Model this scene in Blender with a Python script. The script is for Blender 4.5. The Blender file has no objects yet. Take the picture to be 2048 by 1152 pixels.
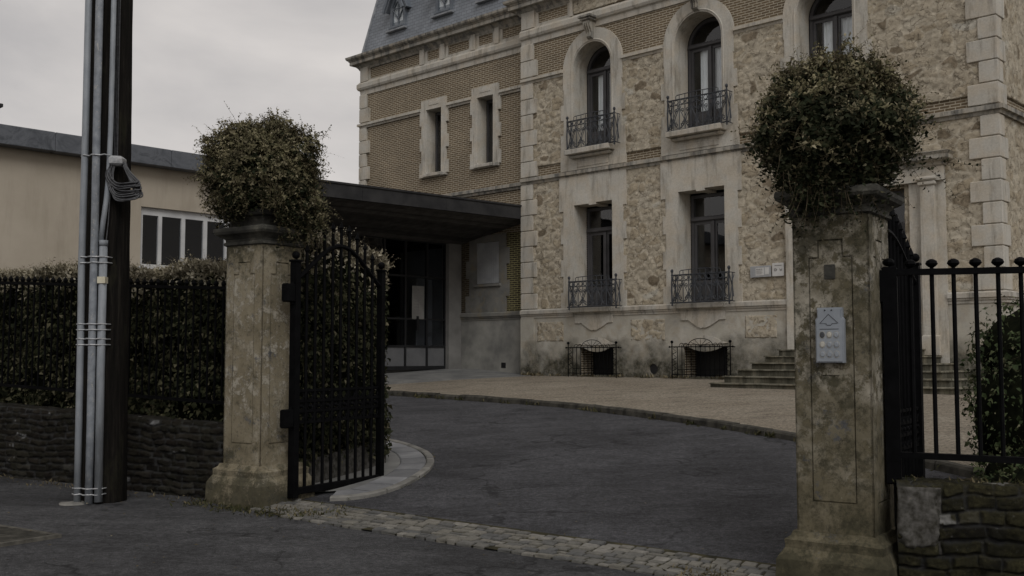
import bpy, bmesh, math, random
import numpy as np
from mathutils import Vector, Matrix
from mathutils.geometry import tessellate_polygon

R = math.radians
random.seed(7)
rng = np.random.default_rng(11)
scene = bpy.context.scene
C = scene.collection

# ------------------------------------------------------------------ camera
EYE = 1.6
cam_d = bpy.data.cameras.new("camera")
cam = bpy.data.objects.new("camera", cam_d)
C.objects.link(cam)
cam.location = (0, 0, EYE)
cam.rotation_euler = (R(90) + math.atan(136 / 2100), 0, 0)
cam_d.sensor_width = 36
cam_d.lens = 2100 / 2048 * 36
cam_d.clip_start = 0.05
cam_d.clip_end = 2000
scene.camera = cam

# ------------------------------------------------------------------ sky and sun
SUN_EL, SUN_AZ = 42, 166      # degrees; azimuth clockwise from +Y: behind the camera, to its right
world = bpy.data.worlds.new("World")
scene.world = world
world.use_nodes = True
wt = world.node_tree
wt.nodes.clear()
wo = wt.nodes.new('ShaderNodeOutputWorld')
wb = wt.nodes.new('ShaderNodeBackground')
sky = wt.nodes.new('ShaderNodeTexSky')
sky.sky_type = 'NISHITA'
sky.sun_disc = False
sky.sun_elevation = R(SUN_EL)
sky.sun_rotation = R(SUN_AZ)
tc = wt.nodes.new('ShaderNodeTexCoord')
mp = wt.nodes.new('ShaderNodeMapping')
mp.inputs['Scale'].default_value = (1.0, 1.0, 2.2)
n1 = wt.nodes.new('ShaderNodeTexNoise')
n1.inputs['Scale'].default_value = 2.6
n1.inputs['Detail'].default_value = 7
n1.inputs['Roughness'].default_value = 0.52
n1.inputs['Distortion'].default_value = 0.35
cr = wt.nodes.new('ShaderNodeValToRGB')
cr.color_ramp.elements[0].position = 0.33
cr.color_ramp.elements[0].color = (4.5, 4.33, 4.3, 1)
cr.color_ramp.elements[1].position = 0.62
cr.color_ramp.elements[1].color = (7.0, 6.6, 6.3, 1)
mx = wt.nodes.new('ShaderNodeMixRGB')
mx.inputs[0].default_value = 0.96
wt.links.new(tc.outputs['Generated'], mp.inputs[0])
wt.links.new(mp.outputs[0], n1.inputs['Vector'])
wt.links.new(n1.outputs['Fac'], cr.inputs[0])
wt.links.new(sky.outputs[0], mx.inputs[1])
wt.links.new(cr.outputs[0], mx.inputs[2])
wt.links.new(mx.outputs[0], wb.inputs['Color'])
wb.inputs['Strength'].default_value = 0.10
wt.links.new(wb.outputs[0], wo.inputs['Surface'])

sun_d = bpy.data.lights.new("sun", 'SUN')
sun = bpy.data.objects.new("sun", sun_d)
C.objects.link(sun)
sun_d.energy = 1.2
sun_d.angle = R(30)
sun_d.color = (1.0, 1.0, 1.0)
sun.rotation_euler = (R(90 - SUN_EL), 0, -R(SUN_AZ) + math.pi)
sun.location = (0, -20, 30)
scene.view_settings.view_transform = 'Standard'
scene.view_settings.look = 'None'
scene.view_settings.exposure = 0.0
scene.view_settings.gamma = 1.0

# ------------------------------------------------------------------ frames of reference
# facade frame: x along the house front (to the right), y into the house
FD = Vector((0.723, -0.691, 0)).normalized()
FN = Vector((-FD.y, FD.x, 0))
FP = Vector((4.53, 24.0, 0))
F_ROT = math.atan2(FD.y, FD.x)
def fw(s, y, z=0.0):
    return FP + FD * s + FN * y + Vector((0, 0, z))
# gate frame: u along the street, t into the property, origin = street corner of the left gate pillar
GO = Vector((-2.667, 11.2, 0))
GU = Vector((0.833, -0.553, 0)).normalized()
GT = Vector((-GU.y, GU.x, 0))
G_ROT = math.atan2(GU.y, GU.x)
def gw(u, t, z=0.0):
    return GO + GU * u + GT * t + Vector((0, 0, z))
def sstep(a, b, x):
    k = min(1, max(0, (x - a) / (b - a)))
    return k * k * (3 - 2 * k)
def hz(X, Y):
    dx, dy = X - GO.x, Y - GO.y
    u = dx * GU.x + dy * GU.y
    t = dx * GT.x + dy * GT.y
    g = -0.025 * max(-8.0, min(u, 14.0))
    if t <= 0:
        return g
    fy = (X - FP.x) * FN.x + (Y - FP.y) * FN.y
    dist = max(0.0, -fy)
    k = t / (t + dist)
    return g + (1.0 - g) * k

# ------------------------------------------------------------------ materials
def new_mat(name):
    m = bpy.data.materials.new(name)
    m.use_nodes = True
    nt = m.node_tree
    b = nt.nodes['Principled BSDF']
    return m, nt, b
def N(nt, t, **kw):
    n = nt.nodes.new(t)
    for k, v in kw.items():
        if k in n.inputs.keys():
            n.inputs[k].default_value = v
        else:
            setattr(n, k, v)
    return n
def coords(nt, kind='Object', scale=(1, 1, 1)):
    a = nt.nodes.new('ShaderNodeTexCoord')
    m = nt.nodes.new('ShaderNodeMapping')
    m.inputs['Scale'].default_value = scale
    nt.links.new(a.outputs[kind], m.inputs[0])
    return m.outputs[0]
def noise(nt, vec, scale, detail=5, rough=0.55, dist=0.0):
    n = nt.nodes.new('ShaderNodeTexNoise')
    n.inputs['Scale'].default_value = scale
    n.inputs['Detail'].default_value = detail
    n.inputs['Roughness'].default_value = rough
    n.inputs['Distortion'].default_value = dist
    nt.links.new(vec, n.inputs['Vector'])
    return n.outputs['Fac']
def ramp(nt, fac, stops):
    r = nt.nodes.new('ShaderNodeValToRGB')
    els = r.color_ramp.elements
    while len(els) < len(stops):
        els.new(0.5)
    for e, (p, c) in zip(els, stops):
        e.position = p
        e.color = (c, c, c, 1) if isinstance(c, (int, float)) else (*c, 1)
    nt.links.new(fac, r.inputs[0])
    return r.outputs[0]
def mix(nt, fac, a, b, mode='MIX'):
    m = nt.nodes.new('ShaderNodeMixRGB')
    m.blend_type = mode
    for i, v in ((0, fac), (1, a), (2, b)):
        if isinstance(v, (int, float)):
            m.inputs[i].default_value = v if i == 0 else (v, v, v, 1)
        elif isinstance(v, tuple):
            m.inputs[i].default_value = (*v, 1)
        else:
            nt.links.new(v, m.inputs[i])
    return m.outputs[0]
def mathn(nt, op, a, b=0.0, clamp=False):
    m = nt.nodes.new('ShaderNodeMath')
    m.operation = op
    m.use_clamp = clamp
    for i, v in ((0, a), (1, b)):
        if isinstance(v, (int, float)):
            m.inputs[i].default_value = v
        else:
            nt.links.new(v, m.inputs[i])
    return m.outputs[0]
def bump(nt, b, h, strength=0.4, dist=0.01, normal=None):
    n = nt.nodes.new('ShaderNodeBump')
    n.inputs['Strength'].default_value = strength
    n.inputs['Distance'].default_value = dist
    nt.links.new(h, n.inputs['Height'])
    if normal is not None:
        nt.links.new(normal, n.inputs['Normal'])
    nt.links.new(n.outputs[0], b.inputs['Normal'])
    return n.outputs[0]
def setc(nt, b, col, rough=0.85, spec=0.25):
    if isinstance(col, tuple):
        b.inputs['Base Color'].default_value = (*col, 1)
    else:
        nt.links.new(col, b.inputs['Base Color'])
    b.inputs['Roughness'].default_value = rough
    b.inputs['Specular IOR Level'].default_value = spec
def plain(name, c1, c2, scale=3, rough=0.8, spec=0.25, bmp=0.15, bs=40, metal=0.0, c3=None):
    m, nt, b = new_mat(name)
    v = coords(nt)
    f = noise(nt, v, scale, 6, 0.6)
    stops = [(0.35, c1), (0.65, c2)]
    if c3:
        stops.append((0.8, c3))
    setc(nt, b, ramp(nt, f, stops), rough, spec)
    b.inputs['Metallic'].default_value = metal
    bump(nt, b, noise(nt, v, bs, 4), bmp, 0.004)
    return m
M = {}
# --- dressed limestone of the house
def stone_mat(name, a, bcol, dirt, dirt_lo=0.51, dirt_hi=0.68, joints=True):
    m, nt, b = new_mat(name)
    v = coords(nt)
    base = ramp(nt, noise(nt, v, 1.3, 7, 0.62, 0.3), [(0.3, a), (0.7, bcol)])
    fine = ramp(nt, noise(nt, v, 26, 5, 0.7), [(0.25, 0.80), (0.7, 1.08)])
    base = mix(nt, 1.0, base, fine, 'MULTIPLY')
    warm = ramp(nt, noise(nt, v, 3.2, 4, 0.5), [(0.42, 0.0), (0.62, 1.0)])
    base = mix(nt, mathn(nt, 'MULTIPLY', warm, 0.5), base, mix(nt, 1.0, base, (1.0, 0.90, 0.78), 'MULTIPLY'))
    vs = coords(nt, 'Object', (2.2, 2.2, 0.35))
    streak = ramp(nt, noise(nt, vs, 2.6, 7, 0.7, 0.2), [(dirt_lo, 0.0), (dirt_hi, 1.0)])
    col = mix(nt, mathn(nt, 'MULTIPLY', streak, 0.75), base, dirt)
    setc(nt, b, col, 0.9, 0.15)
    bump(nt, b, noise(nt, v, 30, 6, 0.7), 0.35, 0.012)
    return m
M['stone'] = stone_mat('limestone', (0.41, 0.385, 0.335), (0.52, 0.495, 0.44), (0.19, 0.175, 0.145))
M['stone_dark'] = stone_mat('weathered_limestone', (0.29, 0.275, 0.24), (0.41, 0.385, 0.335), (0.075, 0.075, 0.073), 0.46, 0.60)
M['sill'] = stone_mat('sill_stone', (0.37, 0.35, 0.31), (0.49, 0.465, 0.415), (0.10, 0.10, 0.09), 0.50, 0.68)
M['step_stone'] = stone_mat('dark_step_riser', (0.095, 0.088, 0.066), (0.20, 0.188, 0.148), (0.032, 0.031, 0.022), 0.38, 0.54)  # risers get a darker tone than the treads
M['tread'] = stone_mat('pale_step_tread', (0.15, 0.14, 0.108), (0.29, 0.275, 0.22), (0.048, 0.045, 0.032), 0.42, 0.60)
# --- plinth render with damp and moss near the foot
m, nt, b = new_mat('plinth_render')
v = coords(nt)
base = ramp(nt, noise(nt, v, 1.1, 7, 0.65, 0.4), [(0.28, (0.30, 0.275, 0.225)), (0.5, (0.40, 0.375, 0.32)), (0.72, (0.50, 0.475, 0.42))])
och = ramp(nt, noise(nt, v, 2.3, 5, 0.6, 0.5), [(0.50, 0.0), (0.66, 1.0)])
base = mix(nt, mathn(nt, 'MULTIPLY', och, 0.5), base, (0.32, 0.265, 0.19))
gry = ramp(nt, noise(nt, v, 4.3, 6, 0.7), [(0.52, 0.0), (0.7, 1.0)])
base = mix(nt, mathn(nt, 'MULTIPLY', gry, 0.45), base, (0.27, 0.27, 0.26))
sx = nt.nodes.new('ShaderNodeSeparateXYZ'); nt.links.new(v, sx.inputs[0])
nlow = noise(nt, v, 1.3, 5, 0.6, 0.0)
lim = mathn(nt, 'ADD', mathn(nt, 'MULTIPLY', nlow, 2.2), 0.62)        # ragged upper edge of the moss stain
d = mathn(nt, 'SUBTRACT', lim, sx.outputs['Z'])
stain = ramp(nt, mathn(nt, 'ADD', d, 0.5), [(0.25, 0.0), (0.85, 1.0)])
patch = ramp(nt, noise(nt, v, 7.5, 9, 0.8, 0.0), [(0.32, 0.55), (0.54, 1.0)])
fac = mathn(nt, 'MULTIPLY', mathn(nt, 'MULTIPLY', stain, patch), 0.97)
moss = ramp(nt, noise(nt, v, 9, 4, 0.6), [(0.35, (0.030, 0.030, 0.022)), (0.7, (0.085, 0.078, 0.055))])
setc(nt, b, mix(nt, fac, base, moss), 0.95, 0.1)
bump(nt, b, noise(nt, v, 22, 7, 0.75), 0.5, 0.02)
M['plinth'] = m
m, nt, b = new_mat('grey_stained_render')
v = coords(nt)
base = ramp(nt, noise(nt, v, 1.4, 8, 0.68, 0.5), [(0.28, (0.11, 0.107, 0.10)), (0.5, (0.19, 0.185, 0.17)), (0.75, (0.26, 0.245, 0.215))])
och = ramp(nt, noise(nt, v, 3.3, 5, 0.6, 0.5), [(0.52, 0.0), (0.64, 1.0)])
base = mix(nt, mathn(nt, 'MULTIPLY', och, 0.5), base, (0.24, 0.20, 0.13))
setc(nt, b, base, 0.93, 0.12)
bump(nt, b, noise(nt, v, 25, 6, 0.7), 0.4, 0.015)
M['grey_render'] = m
M['grey_plinth'] = plain('pale_stained_plinth', (0.17, 0.167, 0.155), (0.31, 0.30, 0.27), 1.6, 0.93, 0.12, 0.5, 25, c3=(0.27, 0.235, 0.17))
# --- brick
def brick_mat(name, c1, c2, mortar):
    m, nt, b = new_mat(name)
    t = nt.nodes.new('ShaderNodeTexCoord')
    s = nt.nodes.new('ShaderNodeSeparateXYZ'); nt.links.new(t.outputs['Object'], s.inputs[0])
    c = nt.nodes.new('ShaderNodeCombineXYZ')
    nt.links.new(mathn(nt, 'ADD', s.outputs['X'], s.outputs['Y']), c.inputs['X'])
    wob = noise(nt, t.outputs['Object'], 1.3, 3, 0.5)
    nt.links.new(mathn(nt, 'ADD', s.outputs['Z'], mathn(nt, 'MULTIPLY', wob, 0.03)), c.inputs['Y'])
    br = nt.nodes.new('ShaderNodeTexBrick')
    nt.links.new(c.outputs[0], br.inputs['Vector'])
    br.inputs['Scale'].default_value = 1.0
    br.inputs['Brick Width'].default_value = 0.205
    br.inputs['Row Height'].default_value = 0.058
    br.inputs['Mortar Size'].default_value = 0.0105
    br.inputs['Mortar Smooth'].default_value = 0.25
    br.inputs['Bias'].default_value = -0.1
    br.inputs['Color1'].default_value = (*c1, 1)
    br.inputs['Color2'].default_value = (*c2, 1)
    br.inputs['Mortar'].default_value = (*mortar, 1)
    big = ramp(nt, noise(nt, t.outputs['Object'], 0.8, 6, 0.6), [(0.3, 0.84), (0.7, 1.14)])
    fine = ramp(nt, noise(nt, t.outputs['Object'], 11, 4, 0.7), [(0.3, 0.8), (0.7, 1.15)])
    col = mix(nt, 1.0, mix(nt, 1.0, br.outputs['Color'], big, 'MULTIPLY'), fine, 'MULTIPLY')
    setc(nt, b, col, 0.92, 0.12)
    h = mathn(nt, 'ADD', mathn(nt, 'SUBTRACT', 1.0, br.outputs['Fac']), mathn(nt, 'MULTIPLY', noise(nt, t.outputs['Object'], 40, 4), 0.3))
    bump(nt, b, h, 0.7, 0.012)
    return m
M['brick'] = brick_mat('buff_brick', (0.165, 0.123, 0.078), (0.122, 0.092, 0.060), (0.40, 0.355, 0.275))
M['brick_green'] = brick_mat('algae_tinted_brick', (0.075, 0.062, 0.040), (0.055, 0.045, 0.032), (0.33, 0.30, 0.15))
M['brick_dark'] = brick_mat('canopy_shade_brick', (0.085, 0.065, 0.045), (0.060, 0.048, 0.036), (0.17, 0.15, 0.11))  # the wing brick again, colour darkened for the shade under the canopy
# --- rubble: colour per stone comes from mesh attributes
def rubble_mat(name, mortar, stones, crev=0.0, specks=0.0, bd=0.02):
    m, nt, b = new_mat(name)
    v = coords(nt)
    a1 = nt.nodes.new('ShaderNodeAttribute'); a1.attribute_name = 'tone'
    a2 = nt.nodes.new('ShaderNodeAttribute'); a2.attribute_name = 'edge'
    st = ramp(nt, a1.outputs['Fac'], stones)
    st = mix(nt, 1.0, st, ramp(nt, noise(nt, v, 7, 6, 0.7, 0.4), [(0.28, 0.78), (0.7, 1.14)]), 'MULTIPLY')
    mo = mix(nt, 1.0, mortar, ramp(nt, noise(nt, v, 9, 5, 0.7), [(0.3, 0.85), (0.7, 1.12)]), 'MULTIPLY')
    col = mix(nt, a2.outputs['Fac'], mo, st)
    h = noise(nt, v, 17, 10, 0.8, 0.9)
    if crev:
        # thin dirt-filled joints and chisel marks
        wv = nt.nodes.new('ShaderNodeVectorMath'); wv.operation = 'ADD'
        nn_ = nt.nodes.new('ShaderNodeTexNoise'); nn_.inputs['Scale'].default_value = 7.0; nn_.inputs['Detail'].default_value = 6
        nt.links.new(v, nn_.inputs['Vector'])
        sc_ = nt.nodes.new('ShaderNodeVectorMath'); sc_.operation = 'SCALE'; sc_.inputs['Scale'].default_value = 0.30
        nt.links.new(nn_.outputs['Color'], sc_.inputs[0]); nt.links.new(v, wv.inputs[0]); nt.links.new(sc_.outputs[0], wv.inputs[1])
        vo = nt.nodes.new('ShaderNodeTexVoronoi'); vo.feature = 'DISTANCE_TO_EDGE'; vo.inputs['Scale'].default_value = 6.0
        nt.links.new(wv.outputs[0], vo.inputs['Vector'])
        ln = ramp(nt, vo.outputs['Distance'], [(0.0, 1.0), (0.03, 0.8), (0.065, 0.0)])
        msk = ramp(nt, noise(nt, v, 5.5, 6, 0.7), [(0.44, 0.0), (0.58, 1.0)])
        lf = mathn(nt, 'MULTIPLY', mathn(nt, 'MULTIPLY', ln, msk), crev)
        col = mix(nt, lf, col, mix(nt, 1.0, mortar, (0.36, 0.33, 0.29), 'MULTIPLY'))
        vo2 = nt.nodes.new('ShaderNodeTexVoronoi'); vo2.inputs['Scale'].default_value = 9.0
        nt.links.new(wv.outputs[0], vo2.inputs['Vector'])
        sv = nt.nodes.new('ShaderNodeSeparateXYZ'); nt.links.new(vo2.outputs['Color'], sv.inputs[0])
        col = mix(nt, 1.0, col, ramp(nt, sv.outputs['X'], [(0.0, 0.80), (0.25, 0.95), (0.8, 1.05), (1.0, 1.17)]), 'MULTIPLY')
        h = mathn(nt, 'ADD', mathn(nt, 'SUBTRACT', h, mathn(nt, 'MULTIPLY', lf, 0.8)), mathn(nt, 'MULTIPLY', sv.outputs['Y'], 0.25))
    if specks:
        sp_ = ramp(nt, noise(nt, v, 15, 9, 0.85), [(0.60, 0.0), (0.64, 1.0)])
        col = mix(nt, mathn(nt, 'MULTIPLY', sp_, specks), col, (0.15, 0.15, 0.15))
        ms_ = ramp(nt, noise(nt, v, 4.0, 9, 0.8), [(0.45, 0.0), (0.60, 1.0)])
        col = mix(nt, mathn(nt, 'MULTIPLY', ms_, 0.75), col, mix(nt, 1.0, (0.075, 0.068, 0.034), ramp(nt, noise(nt, v, 30, 6, 0.8), [(0.35, 0.25), (0.65, 1.1)]), 'MULTIPLY') if specks > 0.5 else (0.022, 0.021, 0.014))
    setc(nt, b, col, 0.94, 0.1)
    bump(nt, b, h, 1.0, bd)
    return m
M['rubble'] = rubble_mat('rubble_stone', (0.45, 0.40, 0.315),
    [(0.0, (0.185, 0.150, 0.105)), (0.06, (0.215, 0.175, 0.125)), (0.10, (0.34, 0.285, 0.205)), (0.45, (0.38, 0.325, 0.24)), (0.8, (0.43, 0.375, 0.29)), (0.93, (0.39, 0.335, 0.245)), (1.0, (0.50, 0.47, 0.40))], crev=0.72, bd=0.02)
M['old_wall'] = rubble_mat('old_street_wall', (0.050, 0.050, 0.050),
    [(0.0, (0.009, 0.008, 0.007)), (0.45, (0.017, 0.014, 0.011)), (0.75, (0.026, 0.022, 0.017)), (0.93, (0.040, 0.037, 0.030)), (1.0, (0.19, 0.19, 0.19))], specks=0.25, bd=0.03)
M['old_wall2'] = rubble_mat('old_mossy_wall', (0.048, 0.048, 0.048),
    [(0.0, (0.012, 0.011, 0.008)), (0.45, (0.022, 0.021, 0.013)), (0.75, (0.034, 0.032, 0.019)), (0.93, (0.060, 0.055, 0.034)), (1.0, (0.24, 0.235, 0.22))], specks=0.75, bd=0.04)
# --- gate pillar plaster
def pillar_mat(name, seed, moss_hi, lo_, mid_, hi_, palefrom=0.54, plo=0.0, phi=0.1):
    m, nt, b = new_mat(name)
    t = nt.nodes.new('ShaderNodeTexCoord')
    mpn = nt.nodes.new('ShaderNodeMapping'); mpn.inputs['Location'].default_value = (seed, seed * 0.7, 0)
    nt.links.new(t.outputs['Object'], mpn.inputs[0]); v = mpn.outputs[0]
    base = ramp(nt, noise(nt, v, 2.2, 9, 0.72, 0.0), [(0.32, lo_), (0.52, mid_), (0.74, hi_)])
    pale = ramp(nt, noise(nt, v, 9.0, 10, 0.80, 0.0), [(palefrom, 0.0), (palefrom + 0.035, 1.0)])
    big = ramp(nt, noise(nt, v, 1.6, 4, 0.6), [(0.38, 0.15), (0.52, 1.0)])
    s0 = nt.nodes.new('ShaderNodeSeparateXYZ'); nt.links.new(t.outputs['Object'], s0.inputs[0])
    hp_ = mathn(nt, 'DIVIDE', mathn(nt, 'SUBTRACT', mathn(nt, 'ADD', s0.outputs['Z'], mathn(nt, 'MULTIPLY', mathn(nt, 'SUBTRACT', noise(nt, v, 2.0, 4), 0.5), 1.5)), plo), phi - plo, True)
    pale = mathn(nt, 'MULTIPLY', pale, hp_)
    col = mix(nt, mathn(nt, 'MULTIPLY', mathn(nt, 'MULTIPLY', pale, big), 0.9), base, (0.36, 0.33, 0.27))
    grey = ramp(nt, noise(nt, v, 3.6, 9, 0.78, 0.0), [(0.575, 0.0), (0.62, 1.0)])
    col = mix(nt, mathn(nt, 'MULTIPLY', grey, 0.85), col, (0.085, 0.088, 0.095))
    spk = ramp(nt, noise(nt, v, 20, 8, 0.85, 0.0), [(0.57, 0.0), (0.61, 1.0)])
    col = mix(nt, mathn(nt, 'MULTIPLY', spk, 0.7), col, (0.055, 0.050, 0.040))
    spl = ramp(nt, noise(nt, v, 31, 5, 0.8, 0.2), [(0.66, 0.0), (0.70, 1.0)])
    col = mix(nt, mathn(nt, 'MULTIPLY', spl, 0.8), col, (0.40, 0.385, 0.35))
    mo = ramp(nt, noise(nt, v, 5.2, 10, 0.82, 0.0), [(moss_hi - 0.12, 0.0), (moss_hi, 1.0)])
    # moss is thicker at the foot; the same dark tone gathers just under the cap
    s = nt.nodes.new('ShaderNodeSeparateXYZ'); nt.links.new(t.outputs['Object'], s.inputs[0])
    foot = ramp(nt, s.outputs['Z'], [(0.0, 1.0), (0.9, 0.25)])
    top = ramp(nt, mathn(nt, 'SUBTRACT', s.outputs['Z'], 2.0), [(0.1, 0.0), (0.9, 0.9)])
    mo2 = ramp(nt, mathn(nt, 'ADD', noise(nt, v, 3.4, 10, 0.80, 0.0), mathn(nt, 'MULTIPLY', mathn(nt, 'MAXIMUM', foot, top), 0.30)), [(0.65, 0.0), (0.76, 1.0)])
    col = mix(nt, mathn(nt, 'MULTIPLY', mathn(nt, 'MAXIMUM', mo, mo2), 0.85), col, ramp(nt, noise(nt, v, 14, 4), [(0.35, (0.026, 0.025, 0.015)), (0.7, (0.066, 0.060, 0.037))]))
    setc(nt, b, col, 0.9, 0.2)
    h = mathn(nt, 'ADD', mathn(nt, 'MULTIPLY', noise(nt, v, 34, 6, 0.7), 0.5), mathn(nt, 'MULTIPLY', mathn(nt, 'MAXIMUM', pale, mo), 0.35))
    bump(nt, b, h, 0.8, 0.009)
    return m
M['pillar_a'] = pillar_mat('stained_pillar_render', 0.0, 0.66, (0.130, 0.110, 0.072), (0.215, 0.184, 0.126), (0.30, 0.268, 0.20), 0.52, 0.2, 1.0)
M['pillar_b'] = pillar_mat('mossy_pillar_render', 5.3, 0.60, (0.080, 0.069, 0.042), (0.122, 0.105, 0.067), (0.18, 0.156, 0.108), 0.46, 0.75, 1.35)
m, nt, b = new_mat('black_weathered_cap')
v = coords(nt)
col = ramp(nt, noise(nt, v, 4.0, 8, 0.7, 0.4), [(0.32, (0.022, 0.022, 0.020)), (0.55, (0.060, 0.058, 0.050)), (0.66, (0.11, 0.105, 0.085)), (0.78, (0.24, 0.235, 0.22))])
setc(nt, b, col, 0.9, 0.2); bump(nt, b, noise(nt, v, 20, 7, 0.7), 0.6, 0.02)
M['cap'] = m
# --- ground materials
def asphalt_mat(name, lo, hi, tint):
    m, nt, b = new_mat(name)
    v = coords(nt)
    patch = ramp(nt, noise(nt, v, 0.6, 8, 0.7, 0.5), [(0.38, lo), (0.62, hi)])
    worn = ramp(nt, noise(nt, coords(nt, 'Object', (1, 2.6, 1)), 1.6, 8, 0.7, 0.4), [(0.35, 0.72), (0.62, 1.12)])
    g1 = ramp(nt, noise(nt, v, 17, 9, 0.9), [(0.36, 0.35), (0.5, 1.0), (0.63, 1.75)])
    g2 = ramp(nt, noise(nt, v, 120, 2, 0.7), [(0.35, 0.6), (0.55, 1.0), (0.72, 2.4)])
    crk = ramp(nt, noise(nt, coords(nt, 'Object', (1, 2.2, 1)), 2.6, 9, 0.78, 0.8), [(0.40, 1.0), (0.57, 1.0), (0.64, 0.55)])
    wn = nt.nodes.new('ShaderNodeTexNoise'); wn.inputs['Scale'].default_value = 2.2; wn.inputs['Detail'].default_value = 6
    nt.links.new(v, wn.inputs['Vector'])
    va = nt.nodes.new('ShaderNodeVectorMath'); va.operation = 'ADD'; nt.links.new(v, va.inputs[0]); nt.links.new(wn.outputs['Color'], va.inputs[1])
    ve = nt.nodes.new('ShaderNodeTexVoronoi'); ve.feature = 'DISTANCE_TO_EDGE'; ve.inputs['Scale'].default_value = 0.55
    nt.links.new(va.outputs[0], ve.inputs['Vector'])
    cl = mathn(nt, 'MULTIPLY', ramp(nt, ve.outputs['Distance'], [(0.0, 1.0), (0.010, 0.6), (0.022, 0.0)]), ramp(nt, noise(nt, v, 0.9, 4), [(0.48, 0.0), (0.56, 1.0)]))
    crk = mix(nt, cl, crk, 0.35)
    gr = mix(nt, 1.0, mix(nt, 1.0, g1, g2, 'MULTIPLY'), crk, 'MULTIPLY')
    col = mix(nt, 1.0, mix(nt, 1.0, mix(nt, 1.0, patch, worn, 'MULTIPLY'), gr, 'MULTIPLY'), tint, 'MULTIPLY')
    setc(nt, b, col, 0.88, 0.25)
    h = mathn(nt, 'ADD', noise(nt, v, 60, 4, 0.8), mathn(nt, 'MULTIPLY', noise(nt, v, 6, 5), 0.8))
    bump(nt, b, h, 0.9, 0.02)
    return m
M['asphalt'] = asphalt_mat('street_asphalt', (0.040, 0.040, 0.041), (0.078, 0.078, 0.079), (1, 1, 1.02))
M['drive'] = asphalt_mat('drive_asphalt', (0.043, 0.043, 0.045), (0.074, 0.074, 0.077), (1, 1, 1.03))
m, nt, b = new_mat('gravel')
v = coords(nt)
col = ramp(nt, noise(nt, v, 0.7, 6, 0.6), [(0.3, (0.265, 0.228, 0.178)), (0.7, (0.355, 0.312, 0.25))])
gr = ramp(nt, noise(nt, v, 20, 6, 0.85), [(0.36, 0.42), (0.5, 1.0), (0.64, 1.55)])
trk = ramp(nt, noise(nt, coords(nt, 'Object', (1, 3, 1)), 1.4, 7, 0.7), [(0.36, 0.72), (0.5, 1.0)])
setc(nt, b, mix(nt, 1.0, mix(nt, 1.0, col, gr, 'MULTIPLY'), trk, 'MULTIPLY'), 0.95, 0.1)
bump(nt, b, noise(nt, v, 22, 6, 0.85), 1.0, 0.05)
M['gravel'] = m
M['concrete'] = plain('concrete', (0.12, 0.12, 0.118), (0.20, 0.197, 0.185), 1.6, 0.9, 0.2, 0.3, 30)
M['soil'] = plain('soil', (0.035, 0.030, 0.020), (0.075, 0.062, 0.040), 3, 0.95, 0.1, 0.7, 18)
M['slab'] = plain('paving_slab', (0.14, 0.142, 0.147), (0.22, 0.22, 0.222), 2.4, 0.85, 0.25, 0.4, 30)
M['granite'] = plain('granite_kerb', (0.12, 0.116, 0.104), (0.215, 0.207, 0.188), 5, 0.8, 0.3, 0.4, 40)
for nm_, lo_, hi_ in (('slab', 0.75, 1.2), ('granite', 0.8, 1.2)):
    nt_ = M[nm_].node_tree; b_ = nt_.nodes['Principled BSDF']; l_ = b_.inputs['Base Color'].links[0].from_socket
    g_ = nt_.nodes.new('ShaderNodeNewGeometry')
    nt_.links.new(mix(nt_, 1.0, l_, ramp(nt_, g_.outputs['Random Per Island'], [(0.0, lo_), (1.0, hi_)]), 'MULTIPLY'), b_.inputs['Base Color'])
M['kerb_dark'] = plain('old_dark_kerb', (0.025, 0.024, 0.020), (0.075, 0.070, 0.058), 6, 0.9, 0.2, 0.6, 25)
M['drain_rim'] = plain('dirty_drain_rim', (0.05, 0.047, 0.04), (0.12, 0.112, 0.095), 9, 0.9, 0.15, 0.6, 30)
M['joint'] = plain('mossy_joint', (0.022, 0.021, 0.014), (0.060, 0.053, 0.030), 7, 0.95, 0.1, 0.6, 25)
m, nt, b = new_mat('cobble_stone')
g = nt.nodes.new('ShaderNodeNewGeometry')
v = coords(nt)
col = ramp(nt, g.outputs['Random Per Island'], [(0.0, (0.085, 0.085, 0.083)), (0.4, (0.120, 0.115, 0.102)), (0.75, (0.155, 0.145, 0.122)), (1.0, (0.20, 0.19, 0.17))])
col = mix(nt, 1.0, col, ramp(nt, noise(nt, v, 16, 6, 0.7), [(0.3, 0.65), (0.7, 1.2)]), 'MULTIPLY')
setc(nt, b, col, 0.75, 0.35); bump(nt, b, noise(nt, v, 45, 5, 0.7), 0.6, 0.01)
M['cobble'] = m
# --- metals, wood, glass
M['black_iron'] = plain('black_painted_iron', (0.0015, 0.0015, 0.0018), (0.004, 0.004, 0.0045), 9, 0.65, 0.06, 0.2, 60)
M['grey_iron'] = plain('grey_wrought_iron', (0.022, 0.024, 0.028), (0.050, 0.054, 0.062), 9, 0.6, 0.3, 0.2, 60)
M['frame'] = plain('dark_window_paint', (0.052, 0.050, 0.052), (0.075, 0.073, 0.076), 3, 0.5, 0.4, 0.1, 30)
M['steel'] = plain('dark_steel_frame', (0.008, 0.008, 0.009), (0.014, 0.014, 0.015), 3, 0.5, 0.4, 0.1, 30)
M['white_frame'] = plain('pale_window_paint', (0.42, 0.42, 0.42), (0.52, 0.52, 0.51), 3, 0.5, 0.4, 0.1, 30)
M['cream'] = plain('cream_render', (0.36, 0.315, 0.25), (0.42, 0.37, 0.30), 0.9, 0.9, 0.15, 0.2, 45)
nt_ = M['cream'].node_tree; b_ = nt_.nodes['Principled BSDF']; l_ = b_.inputs['Base Color'].links[0].from_socket
stn_ = ramp(nt_, noise(nt_, coords(nt_, 'Object', (1.6, 1.6, 0.22)), 1.8, 8, 0.7), [(0.50, 0.0), (0.70, 1.0)])
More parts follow.
